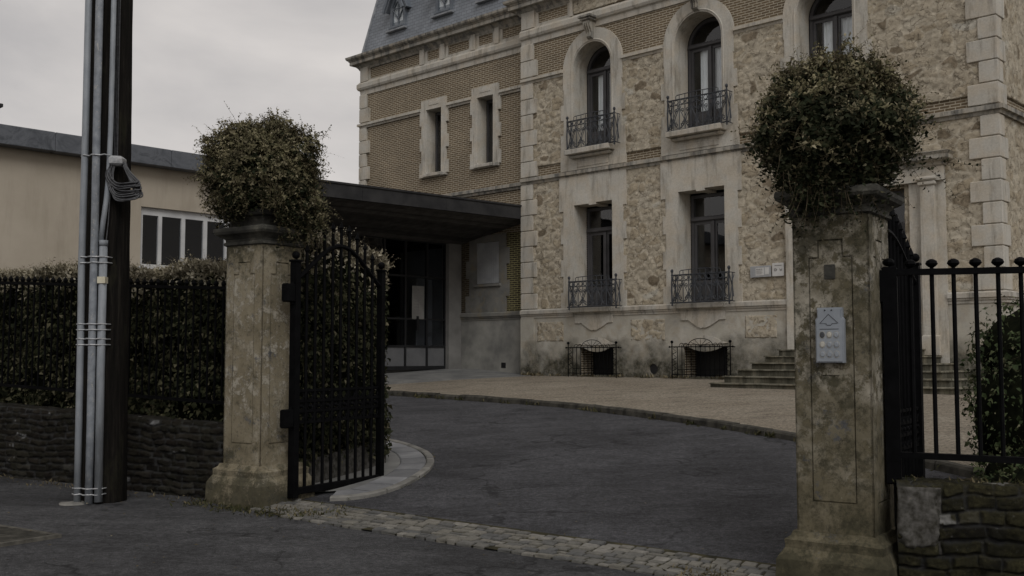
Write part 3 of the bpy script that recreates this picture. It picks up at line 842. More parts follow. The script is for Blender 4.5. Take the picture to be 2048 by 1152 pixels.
# ================================================================== TERRAIN
def drape(name, pts, dz, mat, step=0.5, hfun=None, skirt=0.0):
    bm = bmesh.new()
    tri = tessellate_polygon([[Vector((p[0], p[1], 0)) for p in pts]])
    vs = [bm.verts.new((p[0], p[1], 0)) for p in pts]
    for t in tri:
        try:
            f = bm.faces.new([vs[i] for i in t])
        except ValueError:
            pass
    bmesh.ops.dissolve_limit(bm, angle_limit=0.01, verts=bm.verts, edges=bm.edges)
    xs = [p[0] for p in pts]; ys = [p[1] for p in pts]
    for ax, lo, hi in ((0, min(xs), max(xs)), (1, min(ys), max(ys))):
        k = math.ceil(lo / step) * step
        while k < hi:
            co = [0, 0, 0]; no = [0, 0, 0]; co[ax] = k; no[ax] = 1
            bmesh.ops.bisect_plane(bm, geom=bm.verts[:] + bm.edges[:] + bm.faces[:], dist=1e-5, plane_co=co, plane_no=no)
            k += step
    for vv in bm.verts:
        vv.co.z = (hfun or hz)(vv.co.x, vv.co.y) + dz
    if skirt:
        be = [e for e in bm.edges if len(e.link_faces) == 1]
        r = bmesh.ops.extrude_edge_only(bm, edges=be)
        for g in r['geom']:
            if isinstance(g, bmesh.types.BMVert):
                g.co.z -= skirt
    bmesh.ops.recalc_face_normals(bm, faces=bm.faces)
    up = [f for f in bm.faces if abs(f.normal.z) > 0.5]
    if up and sum(f.normal.z for f in up) < 0:
        bmesh.ops.reverse_faces(bm, faces=bm.faces)
    me = bpy.data.meshes.new(name); bm.to_mesh(me); bm.free()
    me.materials.append(M[mat]); 
    o = bpy.data.objects.new(name, me); C.objects.link(o)
    return struct(o)
# one ground sheet out to the horizon
gx = np.concatenate([np.array([-400, -200, -100, -60, -40, -30, -24]), np.arange(-20, 20.1, 1.0), np.array([24, 30, 40, 60, 100, 200, 400])])
gy = np.concatenate([np.array([-400, -200, -100, -50, -25, -12, -6]), np.arange(-4, 40.1, 1.0), np.array([45, 55, 70, 100, 200, 400])])
vs = [(float(x), float(y), hz(float(x), float(y)) - 0.07) for y in gy for x in gx]
fs = []
nxg = len(gx)
for j in range(len(gy) - 1):
    for i in range(nxg - 1):
        a = j * nxg + i
        fs.append((a, a + 1, a + nxg + 1, a + nxg))
g = MB(); g.add(vs, fs)
struct(g.build('ground', 'soil'))
street = drape('street', [gw(-22, 0.22), gw(22, 0.22), gw(22, -16), gw(-22, -16)], 0.0, 'asphalt', 1.0)
# driveway and forecourt
KERB = [(-9.0, 26.2), (-5.2, 25.3), (-2.6, 23.35), (-1.0, 21.75), (0.72, 19.96), (1.75, 18.45), (2.63, 17.05), (3.30, 15.85), (3.9, 14.59), (4.5, 13.2), (5.0, 11.9), (5.35, 10.9)]
def catmull(pts, n=6):
    out = []
    P_ = [Vector(p) for p in pts]; P_ = [P_[0] * 2 - P_[1]] + P_ + [P_[-1] * 2 - P_[-2]]
    for i in range(1, len(P_) - 2):
        for k in range(n):
            t = k / n
            out.append(0.5 * ((2 * P_[i]) + (P_[i + 1] - P_[i - 1]) * t + (2 * P_[i - 1] - 5 * P_[i] + 4 * P_[i + 1] - P_[i + 2]) * t * t + (3 * P_[i] - P_[i - 1] - 3 * P_[i + 1] + P_[i + 2]) * t ** 3))
    out.append(P_[-2])
    return out
KC = catmull([(p[0], p[1]) for p in KERB], 5)
drive_poly = [tuple(p) for p in KC] + [tuple(gw(7.2, 0.18)[:2]), tuple(gw(5.9, 0.18)[:2]), tuple(gw(0.2, 0.18)[:2]), (-2.2, 12.0), (-2.2, 15.6), (-6, 17.5), (-12, 21.5)]
drape('driveway', drive_poly, 0.012, 'drive', 0.5)
def gravel_h(X, Y):
    s_ = (X - FP.x) * FD.x + (Y - FP.y) * FD.y; y_ = (X - FP.x) * FN.x + (Y - FP.y) * FN.y
    return hz(X, Y) + 0.09 + 0.012 * (vnoise(np.array(X * 1.3), np.array(Y * 1.3), 5) - 0.5)
gravel_poly = [tuple(p) for p in KC] + [(9.5, 10.0), tuple(fw(14, -3)[:2]), tuple(fw(14, 1)[:2]), tuple(fw(-9.0, 1)[:2]), tuple(fw(-8.9, -9)[:2])]
drape('gravel_court', gravel_poly, 0.0, 'gravel', 0.5, gravel_h)
# concrete apron in front of the entrance
def apron_h(X, Y):
    s_ = (X - FP.x) * FD.x + (Y - FP.y) * FD.y
    return hz(X, Y) + 0.105 + 0.14 * sstep(-5.6, -8.5, s_)
apron = [tuple(fw(-5.2, 0.05)[:2]), tuple(fw(-6.0, 0.4)[:2]), tuple(fw(-9.0, 0.4)[:2]), tuple(fw(-9.0, -10)[:2]), tuple(fw(-7.6, -8.5)[:2]), tuple(fw(-7.0, -5.6)[:2]), tuple(fw(-6.8, -3.6)[:2]), tuple(fw(-6.4, -2.0)[:2]), tuple(fw(-5.8, -0.8)[:2])]
drape('entrance_apron', apron, 0.0, 'concrete', 0.5, apron_h, 0.12)
# kerb between drive and gravel, as stones
kb = MB()
acc = 0.0; i = 0
pts = [Vector((p.x, p.y, 0)) for p in KC]
dist = [0]
for a, b in zip(pts[:-1], pts[1:]): dist.append(dist[-1] + (b - a).length)
def at_len(pts, dist, s):
    s = max(0, min(s, dist[-1] - 1e-6))
    for i in range(len(dist) - 1):
        if dist[i + 1] >= s:
            k = (s - dist[i]) / (dist[i + 1] - dist[i])
            p = pts[i].lerp(pts[i + 1], k); t = (pts[i + 1] - pts[i]).normalized()
            return p, t
    return pts[-1], (pts[-1] - pts[-2]).normalized()
s_ = 0.0
while s_ < dist[-1] - 0.3:
    L = random.uniform(0.7, 1.05); e = min(s_ + L, dist[-1])
    segs = 3; ring = []
    top = 0.108 + random.uniform(-0.012, 0.014); ow = random.uniform(-0.012, 0.012)
    for q in range(segs + 1):
        p, t = at_len(pts, dist, s_ + 0.008 + (e - s_ - 0.016) * q / segs)
        nrm = Vector((-t.y, t.x, 0))          # towards the gravel side or away
        if nrm.dot(FN) < 0: nrm = -nrm
        h = hz(p.x, p.y)
        j = [random.uniform(-0.006, 0.006) for _ in range(4)]
        for off, z in ((-0.075 + ow, -0.06), (-0.07 + ow + j[0], top - 0.03), (-0.045 + ow + j[1], top), (0.08, top + j[2]), (0.09, -0.06)):
            ring.append(tuple(p + nrm * off + Vector((0, 0, h + z))))
    f = []
    for q in range(segs):
        for k in range(4):
            a = q * 5 + k
            f.append((a, a + 1, a + 6, a + 5))
    f.append((0, 1, 2, 3, 4)); f.append(tuple(segs * 5 + k for k in (4, 3, 2, 1, 0)))
    kb.add(ring, f)
    s_ = e
struct(kb.build('kerb', 'kerb_dark'))
# granite sett strip across the gateway
drape('sett_joints', [gw(0.02, -0.18), gw(0.02, 0.48), gw(5.9, 0.49), gw(5.9, -0.29), gw(0.6, -0.29), gw(0.4, -0.20)], 0.016, 'joint', 0.5)
cb = MB()
row = 0; t_ = -0.30
while t_ < 0.40:
    rh = random.uniform(0.092, 0.112)
    u_ = 0.05 + random.uniform(0, 0.1)
    while u_ < 5.78:
        cw = random.uniform(0.10, 0.19)
        if row > 0 or (u_ > 0.5 and random.random() < 0.97):
            g_ = 0.0105
            cs = [(u_ + g_, t_ + g_), (u_ + cw - g_, t_ + g_), (u_ + cw - g_, t_ + rh - g_), (u_ + g_, t_ + rh - g_)]
            cs = [(a + random.uniform(-0.007, 0.007), b + random.uniform(-0.007, 0.007)) for a, b in cs]
            mu = sum(a for a, b in cs) / 4; mt = sum(b for a, b in cs) / 4
            tilt = random.uniform(-0.006, 0.006); zt = 0.032 + random.uniform(-0.008, 0.006)
            vs = []
            for sc, dz in ((1.0, -0.03), (1.0, zt - 0.010), (0.95, zt - 0.002), (0.80, zt)):
                for k, (a, b) in enumerate(cs):
                    p = gw(mu + (a - mu) * sc, mt + (b - mt) * sc)
                    vs.append((p.x, p.y, hz(p.x, p.y) + dz + (tilt if k in (0, 1) else -tilt) + random.uniform(-0.002, 0.002)))
            fs = [(12, 13, 14, 15)]
            for l in range(3):
                for k in range(4):
                    a = l * 4 + k; b = l * 4 + (k + 1) % 4
                    fs.append((a, b, b + 4, a + 4))
            cb.add(vs, fs)
        u_ += cw
    t_ += rh; row += 1
struct(cb.build('granite_sett_strip', 'cobble'))
# curved stone border round the foot of the hedge
IS = [(-2.20, 11.52), (-1.90, 11.40), (-1.54, 11.56), (-1.27, 12.0), (-1.10, 12.56), (-1.0, 13.2), (-1.02, 13.85), (-1.22, 14.65), (-1.72, 15.6), (-2.5, 16.5), (-3.6, 17.3)]
IC = [Vector((p.x, p.y, 0)) for p in catmull(IS, 6)]
idist = [0]
for a, b in zip(IC[:-1], IC[1:]): idist.append(idist[-1] + (b - a).length)
def ring_stones(name, o0, o1, lens, ztop, mat, gap=0.018, s0=0.0):
    mb = MB(); s = s0
    while s < idist[-1] - 0.2:
        L = random.uniform(*lens); e = min(s + L, idist[-1]); segs = 4; vs = []
        dz = random.uniform(-0.007, 0.007)
        for q in range(segs + 1):
            p, t = at_len(IC, idist, s + gap + (e - s - 2 * gap) * q / segs)
            p2, t2 = at_len(IC, idist, min(idist[-1], s + gap + (e - s - 2 * gap) * q / segs + 0.15))
            t = (t + t2).normalized()
            nrm = Vector((-t.y, t.x, 0))        # left of travel = towards the hedge
            for off, z in ((o0 + 0.004, -0.05), (o0 + 0.004, ztop - 0.01), (o0 + 0.016, ztop), (o1 - 0.016, ztop), (o1 - 0.004, ztop - 0.01), (o1 - 0.004, -0.05)):
                w_ = p + nrm * off
                vs.append((w_.x, w_.y, hz(w_.x, w_.y) + z + dz))
        f = []
        for q in range(segs):
            for k in range(5):
                a = q * 6 + k; f.append((a, a + 6, a + 7, a + 1))
        f.append((5, 4, 3, 2, 1, 0)); f.append(tuple(segs * 6 + k for k in range(6)))
        mb.add(vs, f); s = e
    return struct(mb.build(name, mat))
ring_stones('kerb_ring', 0.0, 0.105, (0.55, 0.8), 0.058, 'granite', s0=0.25)
ring_stones('paving_border', 0.105, 0.44, (0.42, 0.62), 0.052, 'slab', s0=0.25)
inner = [tuple((p + Vector((-(IC[min(i + 1, len(IC) - 1)] - IC[max(i - 1, 0)]).normalized().y, (IC[min(i + 1, len(IC) - 1)] - IC[max(i - 1, 0)]).normalized().x, 0)) * 0.44)[:2]) for i, p in enumerate(IC) if i > 5]
drape('concrete_path', inner + [(-3.9, 15.5), (-3.4, 12.6), (-2.5, 11.75)], 0.040, 'concrete', 0.5)

# street drain
dr = empty('street_drain', gw(-0.66, -2.52, hz(*gw(-0.66, -2.52)[:2]) + 0.004), G_ROT)
tag(dr, 'rusty iron gully grating set flush in the street asphalt left of the utility pole', 'drain grating')
mb = MB()
mb.box(-0.58, 0.58, -0.285, -0.235, -0.02, 0.012); mb.box(-0.58, 0.58, 0.235, 0.285, -0.02, 0.012)
mb.box(-0.58, -0.53, -0.235, 0.235, -0.02, 0.012); mb.box(0.53, 0.58, -0.235, 0.235, -0.02, 0.012)
mb.build('frame', 'drain_rim', dr)
mb = MB()
for k in range(23):
    x = -0.50 + k * 0.0455
    mb.box(x - 0.012, x + 0.012, -0.233, 0.233, -0.015, 0.008)
mb.box(-0.528, 0.528, -0.012, 0.012, -0.014, 0.0065)
mb.build('grate', 'kerb_dark', dr)
MB().box(-0.53, 0.53, -0.235, 0.235, -0.003, 0.0035).build('pit_shade_sheet', 'steel', dr)  # dark sheet over the asphalt imitates the shaded pit below the grate

# ================================================================== THE HOUSE
house = empty('mansion', FP, F_ROT)
tag(house, 'grand stone and brick house with arched upper windows and a slate mansard roof', 'house')
WY = 0.35            # wing recess
def rectp(x0, x1, z0, z1):
    return [(x0, z0), (x1, z0), (x1, z1), (x0, z1)]
SPR = 8.99
def archp(x0, x1, z0, n=20, spr=SPR):
    c = (x0 + x1) / 2; r = (x1 - x0) / 2
    return [(x0, z0), (x1, z0)] + [(c + r * math.cos(math.pi * k / n), spr + r * math.sin(math.pi * k / n)) for k in range(n + 1)]
GW = [(-4.01, -2.77), (-0.80, 0.46)]          # ground floor french windows
AW = [(-4.01, -2.79), (-0.86, 0.43), (2.33, 3.60)]
BW = [(-3.84, -2.76), (-0.70, 0.48)]          # basement windows
# structural wall of the main block, with openings
mb = MB()
holes = []
for a, b in GW: holes.append(rectp(a - 0.06, b + 0.06, 2.79, 5.50))
for a, b in AW: holes.append(archp(a - 0.06, b + 0.06, 6.84))
for a, b in BW: holes.append(rectp(a - 0.03, b + 0.03, 1.12, 1.84))
holes.append(rectp(2.75, 4.70, 1.95, 4.95))
mb.prism(rectp(-5.83, 6.40, 0.3, 11.0), 0.002, 0.55, holes)
mb.build('wall', 'brick', house)
mb = MB()
mb.box(6.0, 6.395, 0.56, 12.0, 0.3, 11.0); mb.box(-5.83, -5.5, 0.56, 12.0, 0.3, 11.0); mb.box(-5.8, 6.35, 11.7, 12.0, 0.3, 11.0)
mb.build('side_wall', 'brick', house)
# wing wall
WLW = [(-10.12, -9.42), (-7.93, -7.26)]
mb = MB()
mb.prism(rectp(-13.30, -5.835, 5.0, 11.0), WY, WY + 0.45, [rectp(a, b, 7.0, 9.0) for a, b in WLW])
mb.build('wing_wall', 'brick', house)
mb = MB(); mb.prism(rectp(-13.30, -5.835, 0.3, 4.998), WY + 0.004, WY + 0.45, [])
mb.build('wing_lower_wall', 'brick_dark', house)
mb = MB(); mb.box(-6.78, -5.85, WY - 0.008, WY + 0.01, 2.82, 4.999); mb.build('wing_lower_wall', 'brick_green', house)
mb = MB(); mb.box(-13.29, -12.95, WY + 0.46, 12.0, 0.3, 11.0); mb.build('side_wall', 'brick', house)
# rubble panels
rub_holes = [(a - 0.05, b + 0.05, 2.78, 5.5) for a, b in GW]
for x0, x1, z0, z1 in [(-5.45, -4.25, 2.82, 6.19), (-2.62, -1.02, 2.82, 6.19), (0.72, 2.13, 2.82, 6.19), (4.60, 6.20, 2.82, 6.19),
                       (-5.45, -4.25, 6.62, 8.93), (-2.62, -1.02, 6.60, 8.93), (0.66, 2.15, 6.60, 8.93), (3.80, 6.20, 6.58, 10.22),
                       (-4.03, -2.0, 10.45, 10.86), (-1.7, 1.2, 10.45, 10.86), (1.5, 4.2, 10.45, 10.86)]:
    relief_panel('rubble_panel', 'rubble', x0, x1, z0, z1, rubble_fn, 0.026, house, y=-0.004)
for x0, x1, z0, z1 in [(-5.28, -4.38, 1.985, 2.48), (-2.21, -1.22, 1.98, 2.475), (0.95, 1.73, 2.0, 2.49)]:
    relief_panel('rubble_panel', 'rubble', x0, x1, z0, z1, rubble_fn, 0.03, house, y=-0.03)
# side return of rubble (right of the corner)
relief_panel('rubble_panel', 'rubble', 0.3, 6.0, 2.82, 6.19, rubble_fn, 0.05, house).matrix_local = Matrix.Translation((6.40, 0, 0)) @ Matrix.Rotation(R(90), 4, 'Z')
relief_panel('rubble_panel', 'rubble', 0.3, 6.0, 6.58, 10.22, rubble_fn, 0.05, house).matrix_local = Matrix.Translation((6.40, 0, 0)) @ Matrix.Rotation(R(90), 4, 'Z')
# plinth render
mb = MB()
ph = []
for a, b in BW:
    c = (a + b) / 2; w = (b - a) / 2
    o_ = [(a, 1.13), (b, 1.13), (b, 1.80)] + [(c + w * k, 1.80 - 0.10 * max(0, 1 - (abs(k) / 0.75) ** 2)) for k in (0.75, 0.5, 0.25, 0, -0.25, -0.5, -0.75)] + [(a, 1.80)]
    ph.append(o_)
ph.append([(-1.56 + 0.125 * math.cos(2 * math.pi * k / 14), 1.29 + 0.125 * math.sin(2 * math.pi * k / 14)) for k in range(14)])
ph.append(rectp(2.75, 4.70, 1.90, 2.64))
mb.prism(rectp(-5.85, 6.43, 0.3, 2.64), -0.055, 0.0, ph)
mb.box(6.38, 6.435, 0.003, 6, 0.3, 2.64)
mb.build('plinth', 'plinth', house)
mb = MB(); mb.box(-13.3, -5.853, WY - 0.06, WY, 0.3, 2.64); mb.build('plinth', 'grey_plinth', house)
mb = MB(); mb.tube([(-1.56, 0.1, 1.29), (-1.56, -0.03, 1.29)], 0.118, 14); mb.build('vent', 'steel', house)
MB().box(-5.6, -5.5, -0.06, -0.04, 2.1, 2.2).build('hole_shade_patch', 'steel', house)  # dark block on the plinth face, drawn as the shade of a hole
MB().box(-6.95, -6.78, WY - 0.064, WY - 0.04, 1.27, 1.42).build('hole_shade_patch', 'steel', house)
# segmental eyebrow and carved aprons
for a, b in BW:
    c = (a + b) / 2
    o_ = [(c + x, z) for x, z in ((-0.62, 1.90), (-0.45, 1.94), (-0.25, 2.03), (0, 2.075), (0.25, 2.03), (0.45, 1.94), (0.62, 1.90), (0.45, 1.88), (0, 1.87), (-0.45, 1.88))]
    MB().prism(o_, -0.075, -0.05).build('window_brow', 'stone', house)
for a, b in GW:
    c = (a + b) / 2 + 0.02
    lo = [(-0.60, 2.43), (-0.46, 2.425), (-0.40, 2.435), (-0.30, 2.37), (-0.14, 2.27), (-0.04, 2.235), (0.0, 2.255), (0.05, 2.245), (0.10, 2.25), (0.20, 2.29), (0.34, 2.36), (0.44, 2.425), (0.60, 2.43)]
    MB().prism([(c + x, z) for x, z in reversed(lo)] + [(c - 0.60, 2.63), (c + 0.60, 2.63)][::1], -0.09, -0.05).build('window_apron', 'stone', house)
# string courses
def course(name, x0, x1, y0, prof, mat='stone', ret_r=None, ret_l=None):
    """prof: list of (out, z) from bottom to top; optional returns down the right / left side"""
    def sweep(pa, pb, dirn):
        pass
    mb = MB(); n = len(prof)
    path = [(x0, y0, (0, -1)), (x1, y0, (0, -1))]
    vs = []
    rows = []
    if ret_l is not None:
        rows.append([(x0 - o, ret_l, z) for o, z in prof]); rows.append([(x0 - o, y0 - o, z) for o, z in prof])
    else:
        rows.append([(x0, y0 - o, z) for o, z in prof])
    if ret_r is not None:
        rows.append([(x1 + o, y0 - o, z) for o, z in prof]); rows.append([(x1 + o, ret_r, z) for o, z in prof])
    else:
        rows.append([(x1, y0 - o, z) for o, z in prof])
    for r_ in rows: vs += r_
    fs = []
    for i in range(len(rows) - 1):
        for k in range(n - 1):
            a = i * n + k; fs.append((a, a + n, a + n + 1, a + 1))
    fs.append(tuple(range(n))); fs.append(tuple((len(rows) - 1) * n + k for k in reversed(range(n))))
    mb.add(vs, fs)
    return mb.build(name, mat, house)
def band(z0, z1, o=0.09):
    return [(-0.02, z0), (o * 0.45, z0), (o * 0.55, z0 + (z1 - z0) * 0.35), (o, z0 + (z1 - z0) * 0.40), (o, z1 - 0.03), (o * 0.2, z1), (-0.02, z1)]
B1 = [(-0.02, 2.60), (0.075, 2.60), (0.075, 2.655), (0.10, 2.66), (0.10, 2.70), (0.13, 2.705), (0.13, 2.79), (0.06, 2.825), (-0.02, 2.825)]
course('string_course', -5.86, 2.02, 0, B1, 'sill')
course('string_course', 5.42, 6.43, 0, B1, 'sill', ret_r=6)
course('string_course', -13.3, -5.97, WY, B1, 'grey_render')
course('string_course', -5.86, 6.43, 0, band(6.17, 6.36, 0.13), 'stone_dark', ret_r=6)
course('string_course', -9.6, -5.98, WY, band(6.17, 6.36, 0.13), 'stone_dark')
course('string_course', -13.31, -9.6, WY, band(6.17, 6.36, 0.13), 'stone_dark', ret_l=6)
B3 = band(8.90, 9.07, 0.11)
for a, b in [(-5.86, -4.36), (-2.45, -1.20), (0.76, 2.0)]:
    course('string_course', a, b, 0, B3, 'stone')
course('string_course', -13.31, -10.36, WY, B3, 'stone', ret_l=6)
for a, b in [(-9.20, -8.16), (-7.03, -5.96)]:
    course('string_course', a, b, WY, B3, 'stone')
B4 = [(-0.02, 9.98), (0.03, 9.98), (0.04, 10.12), (0.09, 10.15), (0.12, 10.21), (0.12, 10.33), (0.05, 10.41), (-0.02, 10.41)]
course('string_course', -5.88, 6.43, 0, B4, 'stone', ret_r=6)
course('string_course', -13.32, -6.01, WY, B4, 'stone', ret_l=6)
CORN = [(-0.02, 10.80), (0.05, 10.80), (0.08, 10.86), (0.14, 10.92), (0.16, 10.95), (0.27, 10.96), (0.28, 10.97), (0.28, 11.07), (0.30, 11.075), (0.31, 11.09), (0.30, 11.10), (0.34, 11.12), (0.375, 11.16), (0.385, 11.22), (0.36, 11.225), (-0.02, 11.225)]
course('cornice', -13.33, -5.90, WY, CORN, 'stone_dark', ret_l=12)
course('cornice', -5.88, 6.45, 0, CORN, 'stone_dark', ret_r=12, ret_l=WY)
# frieze pilasters and framed panels between architrave and cornice
def frieze(x0, x1, y, frame=True):
    o_ = rectp(x0, x1, 10.405, 10.86)
    MB().prism(o_, y - 0.035, y + 0.0, [rectp(x0 + 0.11, x1 - 0.11, 10.49, 10.78)] if frame else []).build('frieze_panel', 'stone', house)
def pil(x0, x1, y):
    MB().box(x0, x1, y - 0.085, y, 10.405, 10.862).build('frieze_pilaster', 'stone', house)
pil(-13.3, -12.92, WY); MB().prism(rectp(-12.92, -10.42, 10.405, 10.86), WY - 0.03, WY, [rectp(-12.85, -10.47, 10.45, 10.80)]).build('frieze_panel', 'stone', house)
pil(-10.42, -10.22, WY); frieze(-10.22, -9.48, WY); pil(-9.48, -9.30, WY); frieze(-9.30, -8.18, WY); pil(-8.18, -8.0, WY); frieze(-8.0, -7.22, WY); pil(-7.22, -7.05, WY); frieze(-7.05, -5.9, WY)
pil(-5.84, -5.37, 0); frieze(-5.37, -4.12, 0); pil(-4.12, -4.03, 0); pil(-2.0, -1.72, 0); pil(1.2, 1.5, 0); pil(4.2, 4.5, 0); frieze(4.5, 5.9, 0); pil(5.9, 6.42, 0)
# quoins
def quoins(x0, x1a, x1b, y, z0, z1, h=0.40, out=0.075, side='L', depth=None, mat='stone'):
    mb = MB(); n = max(1, round((z1 - z0) / h)); h = (z1 - z0) / n
    for k in range(n):
        e = x1a if k % 2 == 0 else x1b
        a, b = (x0, e) if side == 'L' else (e, x0)
        d1 = (depth if depth else 0.3) + (0.0 if k % 2 else 0.16)
        mb.bbox(a, b, y - out, (y + d1) if depth else y + 0.1, z0 + k * h + 0.009, z0 + (k + 1) * h - 0.009, 0.012)
    # recessed bed behind the joints
    a, b = (x0 + 0.02, min(x1a, x1b) - 0.02) if side == 'L' else (max(x1a, x1b) + 0.02, x0 - 0.02)
    mb.box(a, b, y - out + 0.028, y + 0.09, z0, z1)
    return mb.build('quoin', mat, house)
for z0, z1 in ((2.83, 6.17), (6.36, 8.90), (9.07, 9.98)):
    quoins(-5.87, -5.30, -5.44, 0, z0, z1, 0.41)
    quoins(6.465, 5.90, 6.12, 0, z0, z1, 0.40, side='R', depth=0.22)
    quoins(-13.34, -12.86, -13.0, WY, max(z0, 5.3), z1, 0.41, depth=None)
MB().box(-5.88, -5.40, -0.075, -0.05, 0.9, 2.60).build('corner_pier', 'plinth', house)
# stone strip beside the door bay (left jamb) and the door surround
MB().box(2.03, 2.35, -0.16, 0.0, 0.9, 6.17).build('door_pilaster', 'stone', house)
MB().box(2.352, 2.62, -0.10, 0.0, 1.9, 5.0).build('door_architrave', 'stone', house)
mb = MB(); mb.box(4.72, 4.98, -0.10, 0.0, 1.9, 5.0); mb.build('door_architrave', 'stone', house)
mb = MB()
mb.box(4.982, 5.25, -0.20, 0.0, 1.6, 4.92)
mb.bbox(4.96, 5.28, -0.225, 0.0, 1.6, 2.0, 0.02); mb.box(5.03, 5.06, -0.205, -0.19, 2.2, 4.4)
mb.bbox(4.955, 5.28, -0.24, 0.0, 4.925, 5.01, 0.02); mb.bbox(4.92, 5.30, -0.27, 0, 5.012, 5.10, 0.03)
mb.build('door_pilaster', 'stone', house)
MB().box(5.251, 5.42, -0.09, 0.0, 1.0, 5.3).build('door_jamb', 'stone', house)
mb = MB(); mb.prism(rectp(2.03, 5.42, 5.012, 5.30), -0.17, 0, []); mb.build('door_frieze', 'stone', house)
def local_course(x0, x1, prof, name, mat):
    mb = MB(); n = len(prof); vs = []
    for x, sgn in ((x0, -1), (x1, 1)):
        pass
    rows = [[(x0 - o, 0.0, z) for o, z in prof], [(x0 - o, -0.17 - o, z) for o, z in prof], [(x1 + o, -0.17 - o, z) for o, z in prof], [(x1 + o, 0.0, z) for o, z in prof]]
    for r_ in rows: vs += r_
    fs = []
    for i in range(3):
        for k in range(n - 1):
            a = i * n + k; fs.append((a, a + n, a + n + 1, a + 1))
    top = [i * n + n - 1 for i in range(4)]; bot = [i * n for i in range(4)]
    fs.append(tuple(top)); fs.append(tuple(reversed(bot)))
    return mb.add(vs, fs).build(name, mat, house)
local_course(2.03, 5.42, [(-0.01, 5.302), (0.03, 5.302), (0.05, 5.36), (0.13, 5.40), (0.15, 5.42), (0.15, 5.49), (0.19, 5.55), (-0.01, 5.60)], 'door_cornice', 'stone_dark')
# front door
dd = MB(); dd.prism(rectp(2.622, 4.718, 1.97, 4.95), 0.22, 0.30, [rectp(2.85, 3.55, 2.9, 4.1), rectp(3.79, 4.49, 2.9, 4.1), rectp(2.85, 4.49, 4.3, 4.8)])
fd = dd.build('front_door', 'frame', house)
MB().box(2.75, 4.6, 0.24, 0.25, 2.8, 4.85).build('pane', 'glass', fd)
MB().box(2.6, 4.74, 0.32, 1.2, 1.9, 5.0).build('hall_wall', 'room', house)
# window surrounds
def jag(xo, w, z0, z1, step, sgn, d=0.11):
    """quoined edge: list of (x,z) from z0 up to z1"""
    pts = []; n = max(1, round((z1 - z0) / step)); h = (z1 - z0) / n
    for k in range(n):
        x = xo + (sgn * d if (k % 2 == 0) else 0)
        pts += [(x, z0 + k * h), (x, z0 + (k + 1) * h)]
    return pts
SO = 0.068
for i, (a, b) in enumerate(GW):
    L_, R_ = (a - 0.42, b + 0.38)
    right = jag(R_ - 0.04, 0, 2.80, 5.32, 0.42, 1, 0.085); left = jag(L_ + 0.06, 0, 2.80, 5.32, 0.42, -1, 0.085)
    outer = right + [(R_ + 0.06, 5.32), (R_ + 0.06, 6.20), (L_ - 0.08, 6.20), (L_ - 0.08, 5.32)] + left[::-1]
    # clean duplicates
    oo = []
    for p in outer:
        if not oo or (abs(p[0] - oo[-1][0]) + abs(p[1] - oo[-1][1])) > 1e-4: oo.append(p)
    w = b - a
    hole = [(a, 2.801), (b, 2.801), (b, 5.47), (b - 0.28 * w, 5.47), (b - 0.28 * w, 5.44), (b - 0.40 * w, 5.44), (b - 0.40 * w, 5.40), (a + 0.40 * w, 5.40), (a + 0.40 * w, 5.44), (a + 0.08 * w, 5.44), (a + 0.08 * w, 5.40), (a, 5.40)]
    hole = [(a, 2.801 + 0.02), (b, 2.821), (b, 5.47), (b - 0.42 * w, 5.47), (b - 0.42 * w, 5.415), (a + 0.40 * w, 5.415), (a + 0.40 * w, 5.45), (a, 5.45)]
    MB().prism(oo, -SO, 0.44, [hole]).build('window_surround', 'stone', house)
    MB().box(a - 0.02, b + 0.02, -0.16, 0.45, 2.70, 2.822).build('window_sill', 'sill', house)
    MB().bbox(a + 0.004, b - 0.004, -0.23, -0.10, 2.695, 2.815, 0.02).build('window_sill', 'sill', house)
